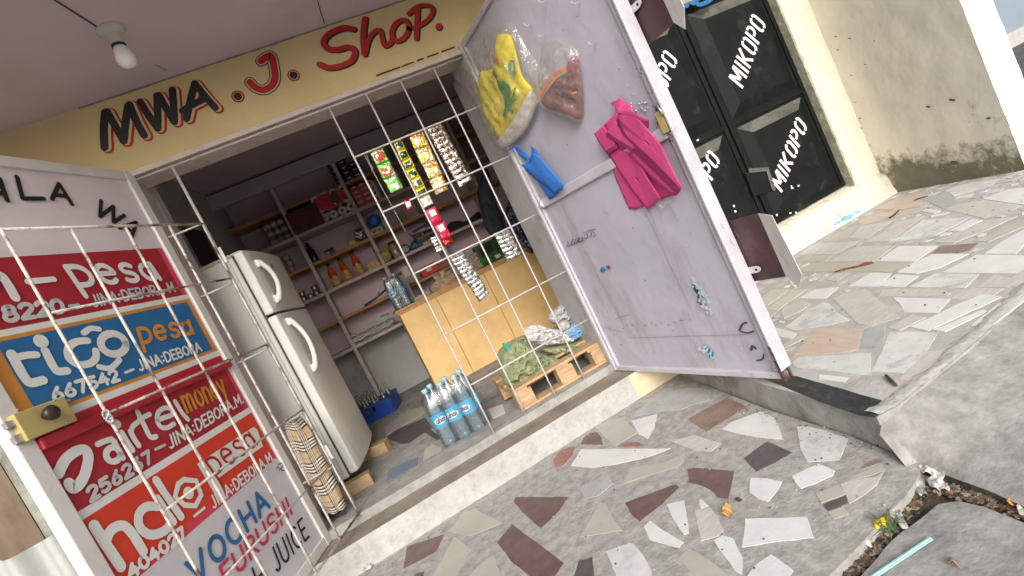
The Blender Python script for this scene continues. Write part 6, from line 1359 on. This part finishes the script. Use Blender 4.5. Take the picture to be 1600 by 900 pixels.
lay.append((Q([(150, 252), (235, 160), (230, 112), (244, 72), (268, 56), (290, 76), (296, 104), (330, 100), (352, 130), (352, 150), (270, 150), (245, 190), (238, 216), (180, 285), (170, 290)]), [.05, .04, .03, .025, .025, .025, .03, .05, .07, .08, .08, .08, .07, .06, .05]))
for k in range(5): lay.append((Q([(250, 160+4*k), (300, 140+7*k), (345, 150+10*k), (400, 185+11*k), (474, 214+12*k), (462, 226+12*k), (400, 205+11*k), (330, 168+9*k), (265, 172+4*k)]), [.106-.005*k]*9))
lay.append((Q([(192, 100), (212, 84), (240, 74), (230, 96), (214, 120), (206, 108)]), .035))
foldbundle('carrier_bag_bundle', 'bundle of folded pink fabric carrier bags hanging on the lilac door', lay, pk_, (966, 156))
mb = MB()
for a in ((1001, 322, 1012, 338), (1010, 318, 1026, 352), (1022, 316, 1034, 330), (1046, 318, 1060, 345), (990, 325, 996, 336), (1056, 225, 1070, 250)): stroke(mb, RD, [a[:2], ((a[0]+a[2])/2+1, (a[1]+a[3])/2), a[2:]], .003, .0062)
for k in range(24):
    x, y = rr.uniform(880, 1180), rr.uniform(330, 560); stroke(mb, RD, [(x, y), (x+rr.uniform(2, 7), y+rr.uniform(3, 14))], rr.uniform(.0012, .0028), .0062)
obj('drip_mark', mb, mat('grey drip mark', (.33, .31, .34), .6), rd)
mb = MB()
for k in range(70):
    e = rr.random(); a = rr.uniform(.06, 1.1) if e < .45 else WD-.03-abs(rr.gauss(0, .03)); b_ = rr.uniform(.2, 2.1) if e < .45 else (rr.gauss(1.25, .12) if e < .8 else rr.gauss(.3, .12)); r0 = rr.uniform(.001, .0042); _k[0] = (_k[0]+1) % 60
    mb.quad([RD.w(a+r0*rr.uniform(.5, 1.3)*math.cos(q*1.05), b_+r0*rr.uniform(.5, 1.6)*math.sin(q*1.05), .0135+_k[0]*.00005) for q in range(6)])
obj('rust_fleck', mb, mat('rust fleck', (.14, .07, .05), .8, var=.3), rd)
bundle('carrier_bag_bundle', 'smaller bundle of folded blue fabric carrier bags on the lilac door', [([(810, 226), (817, 228), (830, 236), (835, 246), (828, 247), (818, 240)], .03, .006, .002), ([(824, 254), (834, 247), (841, 240), (842, 234), (852, 238), (872, 262), (892, 285), (890, 290), (878, 298), (868, 288), (850, 276), (838, 266)], .045, .008, .002),
 ([(824, 256), (828, 264), (838, 272), (846, 276), (850, 286), (864, 308), (872, 304), (880, 298), (866, 286), (846, 268)], .03, .004, .002), ([(848, 278), (858, 296), (865, 309), (877, 300), (868, 290)], .022, .004, .002), ([(840, 238), (841, 226), (846, 229), (852, 240)], .04, .003, .002)], bl_, (812, 226),
 [([(803, 231), (815, 226), (826, 236), (833, 247)], .012, .036), ([(842, 224), (843, 235), (838, 248)], .008, .05)])

# ------------------------------------------------------------------ litter in the gutter and on the paving
ZG = -.025
def G3(px, py, z=ZG): return PZ(z).hit(px, py)
rr = random.Random(9)
mb = MB()
lt = [(1442, 728, 1600, 800), (1380, 890, 1440, 760)]
for i in range(1500):
    if i % 2: t = rr.random(); x, y = 1440+t*170, 752+t*50+rr.gauss(0, 7)
    else: t = rr.random(); x, y = 1318+t*128, 905-t*142+rr.gauss(0, 9)
    c = G3(x, y, -.032+rr.uniform(-.004, .010)); a = rr.uniform(0, 6.3); s_ = rr.uniform(.003, .012); d = V((math.cos(a), math.sin(a), rr.uniform(-.4, .4)))*s_; e = V((-math.sin(a), math.cos(a), rr.uniform(-.4, .4)))*s_*rr.uniform(.25, .8)
    mb.quad([c-d-e, c+d-e*.6, c+d*.8+e, c-d*.7+e], rr.choice((0, 0, 1, 1, 2)))
tag(obj('leaf_litter', mb, [mat('dead leaf brown', (.16, .1, .06), .9, var=.3), mat('dead leaf grey', (.3, .26, .22), .9, var=.3), mat('dead leaf dark', (.05, .04, .03), .9)]), kind='stuff')
mb = MB()
for i in range(26):
    p = G3(1391+rr.uniform(-10, 10), 826+rr.uniform(-9, 9), -.012); a = rr.uniform(0, 6.3); ln = rr.uniform(.03, .085); up = rr.uniform(.01, .035); dn = V((math.cos(a), math.sin(a), 0)); sd_ = V((-dn.y, dn.x, 0))*.0022
    pts = [p+dn*(ln*t)+V((0, 0, up*math.sin(2.6*t)+.004)) for t in (0, .35, .7, 1)]
    for k in range(3): w0, w1 = 1-k/3, 1-(k+1)/3; mb.quad([pts[k]-sd_*w0, pts[k]+sd_*w0, pts[k+1]+sd_*w1, pts[k+1]-sd_*w1])
tag(obj('grass_tuft', mb, mat('dusty grass', (.10, .14, .06), .7, var=.3)), kind='stuff')
def scrap(name, label, cat, pts, z, h, m, group=None, seed=1, sol=.0012):
    q = smooth([PZ(z).p2(*p) for p in pts]+[PZ(z).p2(*pts[0])], 4)[:-1]; mb = MB(); cx = sum(p[0] for p in q)/len(q); cy = sum(p[1] for p in q)/len(q); K = 6; N = len(q)
    for r in range(K+1):
        f = max(r/K, .02)
        for i in range(N):
            x, y = cx+(q[i][0]-cx)*f, cy+(q[i][1]-cy)*f; mb.v.append(V((x, y, z+.003+h*abs(nz((x*45, y*45, seed)))*1.6+h*.3*(1-f))))
    for r in range(K):
        for i in range(N): mb.f.append((r*N+i, (r+1)*N+i, (r+1)*N+(i+1) % N, r*N+(i+1) % N)); mb.m.append(0); mb.sm.append(True)
    return tag(obj(name, mb, m, solid=sol), label, cat, group)
wp = mat('dirty white plastic scrap', (.55, .56, .54), .5, var=.12, scale=30, bump=.4, dirt=(.25, .23, .2), damt=.6, dscale=20); gp = mat('grey plastic scrap', (.36, .37, .36), .5, var=.25, scale=30, bump=.4)
GRP = 'plastic scraps in the gutter'
scrap('plastic_scrap', 'white plastic scrap at the top corner of the gutter', 'litter', [(1437, 733), (1448, 728), (1455, 735), (1466, 730), (1478, 745), (1470, 754), (1455, 744), (1442, 742)], -.015, .02, wp, GRP, 2)
scrap('plastic_scrap', 'torn white card scrap just below the corner scrap', 'litter', [(1448, 752), (1462, 751), (1476, 757), (1486, 768), (1470, 770), (1456, 764)], -.02, .018, wp, GRP, 5)
scrap('plastic_scrap', 'narrow crumpled grey scrap against the terrace edge', 'litter', [(1434, 748), (1445, 750), (1446, 766), (1440, 778), (1432, 768), (1430, 756)], -.022, .02, gp, GRP, 8)
scrap('plastic_scrap', 'crumpled grey plastic beside the yellow wrapper', 'litter', [(1384, 800), (1396, 794), (1408, 800), (1414, 814), (1420, 826), (1410, 828), (1400, 818), (1388, 810)], -.02, .025, gp, GRP, 11)
scrap('plastic_scrap', 'small pale scrap low in the gutter near the picture edge', 'litter', [(1350, 846), (1360, 850), (1364, 857), (1352, 855)], -.02, .012, wp, GRP, 14)
scrap('plastic_scrap', 'white scrap at the right end of the gutter', 'litter', [(1590, 793), (1604, 790), (1606, 804), (1594, 806)], -.02, .012, wp, GRP, 17)
scrap('orange_peel', 'orange brown peel at the right end of the gutter', 'litter', [(1574, 784), (1584, 781), (1590, 788), (1584, 793), (1576, 790)], -.02, .014, mat('orange peel', (.55, .24, .06), .6), None, 3)
yw = MB(); Pw = PZ(-.005); q = [Pw.hit(*p) for p in ((1365, 821), (1383, 812), (1387, 821), (1370, 829))]; yw.prism(q, (0, 0, .012)); tag(obj('yellow_wrapper', yw, mat('yellow plastic', (.85, .6, .02), .35, var=.05), bevel=.003), 'bright yellow plastic wrapper lying in the gutter grass', 'litter')
yw = MB(); q = [PZ(-.01).hit(*p) for p in ((1381, 811), (1388, 807), (1392, 818), (1386, 822))]; yw.prism(q, (0, 0, .014)); tag(obj('brown_wrapper', yw, mat('brown wrapper', (.4, .17, .05), .5), bevel=.003), 'small brown wrapper touching the yellow one', 'litter')
mb = MB(); a, b_ = PZ(ZB+.004).hit(1363, 903), PZ(ZB+.004).hit(1455, 842); d = (b_-a).normalized(); sd_ = V((-d.y, d.x, 0))*.0055
mb.prism([a-sd_, a+sd_, b_+sd_, b_-sd_], (0, 0, .003)); mb2 = MB(); mb2.prism([a-sd_*.25+V((0, 0, .0031)), a+sd_*.25+V((0, 0, .0031)), b_+sd_*.25+V((0, 0, .0031)), b_-sd_*.25+V((0, 0, .0031))], (0, 0, .0012))
t = thing('plastic_strip', 'pale turquoise plastic strip lying on the near concrete slab', 'plastic strip', (a+b_)/2); obj('strip', mb, mat('turquoise plastic', (.36, .66, .62), .35, var=.04), t); obj('ridge', mb2, mat('pale turquoise', (.6, .78, .74), .35), t)
scrap('dead_leaf', 'curled orange brown dead leaf on the terrace', 'leaf', [(1127, 803), (1132, 797), (1137, 795), (1140, 789), (1144, 797), (1145, 806), (1139, 811), (1130, 810)], .001, .025, mat('orange dead leaf', (.5, .27, .09), .7, var=.3, scale=40), None, 4)
scrap('dead_leaf', 'small dark leaf scrap on the terrace by the dead leaf', 'leaf', [(1149, 782), (1154, 780), (1160, 782), (1155, 785)], .001, .006, mat('dark scrap', (.05, .045, .04), .7), None, 4)
scrap('dead_leaf', 'brown leaf on the near concrete slab', 'leaf', [(1482, 885), (1490, 876), (1496, 880), (1502, 890), (1494, 888)], ZB, .02, mat('brown leaf', (.25, .16, .12), .7, var=.3), None, 4)
scrap('red_wrapper', 'crumpled dark red and clear sweet wrapper below the threshold', 'litter', [(548, 887), (553, 882), (560, 884), (566, 882), (562, 890), (556, 898), (550, 896)], .001, .03, mat('dark red wrapper', (.3, .05, .07), .4, var=.3), None, 6)
scrap('clear_wrapper', 'crumpled clear cellophane beside the red wrapper', 'litter', [(565, 884), (575, 879), (584, 878), (582, 888), (572, 894), (564, 893)], .001, .03, mat('cellophane', (.5, .5, .5), .2, coat=.5), None, 9)
mb = MB(); P_ = PZ(ZU+.008)
mb.tube([P_.hit(1303, 425), P_.hit(1320, 420), P_.hit(1340, 416), P_.hit(1360, 411), P_.hit(1365, 410)], [.002, .005, .0055, .006, .004], 6); mb.tube([P_.hit(1335, 418), P_.hit(1350, 411), P_.hit(1362, 409)], [.002, .004, .003], 6)
tag(obj('dry_frond', mb, mat('red brown twig', (.22, .07, .035), .7, var=.3)), 'red brown dry frond lying on the pale walkway stones', 'twig')
mb = MB(); mb.tube([P_.hit(1428, 313), P_.hit(1436, 310), P_.hit(1450, 306)], [.003, .005, .003], 6); mb.tube([P_.hit(1390, 340), P_.hit(1397, 336), P_.hit(1405, 328)], [.007, .006, .003], 6); mb.tube([P_.hit(1384, 586), P_.hit(1392, 594), P_.hit(1401, 602)], [.004, .006, .004], 6)
tag(obj('twig_bits', mb, mat('dark twig', (.07, .05, .04), .8)), kind='stuff')
mb = MB()
for i in range(420):
    x, y = rr.uniform(.2, 1.25), rr.uniform(1.05, 2.5)
    if rr.random() < .5: x, y = (rr.gauss(1.2, .03) if y < 2 else rr.uniform(-.5, 1.2)), (y if y < 2 else 2.56-abs(rr.gauss(0, .03)))
    s_ = rr.uniform(.0012, .004); c = V((x, y, .0025)); mb.quad([c+V((s_*math.cos(k*1.26+i), s_*math.sin(k*1.26+i), .0008*k)) for k in range(5)], rr.choice((0, 0, 1)))
for i in range(160):
    x, y = rr.uniform(1.3, 3.8), rr.uniform(1.3, 3.0); s_ = rr.uniform(.0015, .006); c = V((x, y, ZU+.004)); mb.quad([c+V((s_*math.cos(k*1.26+i), s_*math.sin(k*1.26+i), .001*k)) for k in range(5)], 0)
tag(obj('grit', mb, [mat('dark grit', (.08, .07, .06), .9), mat('pale grit', (.5, .48, .44), .9)]), kind='stuff')
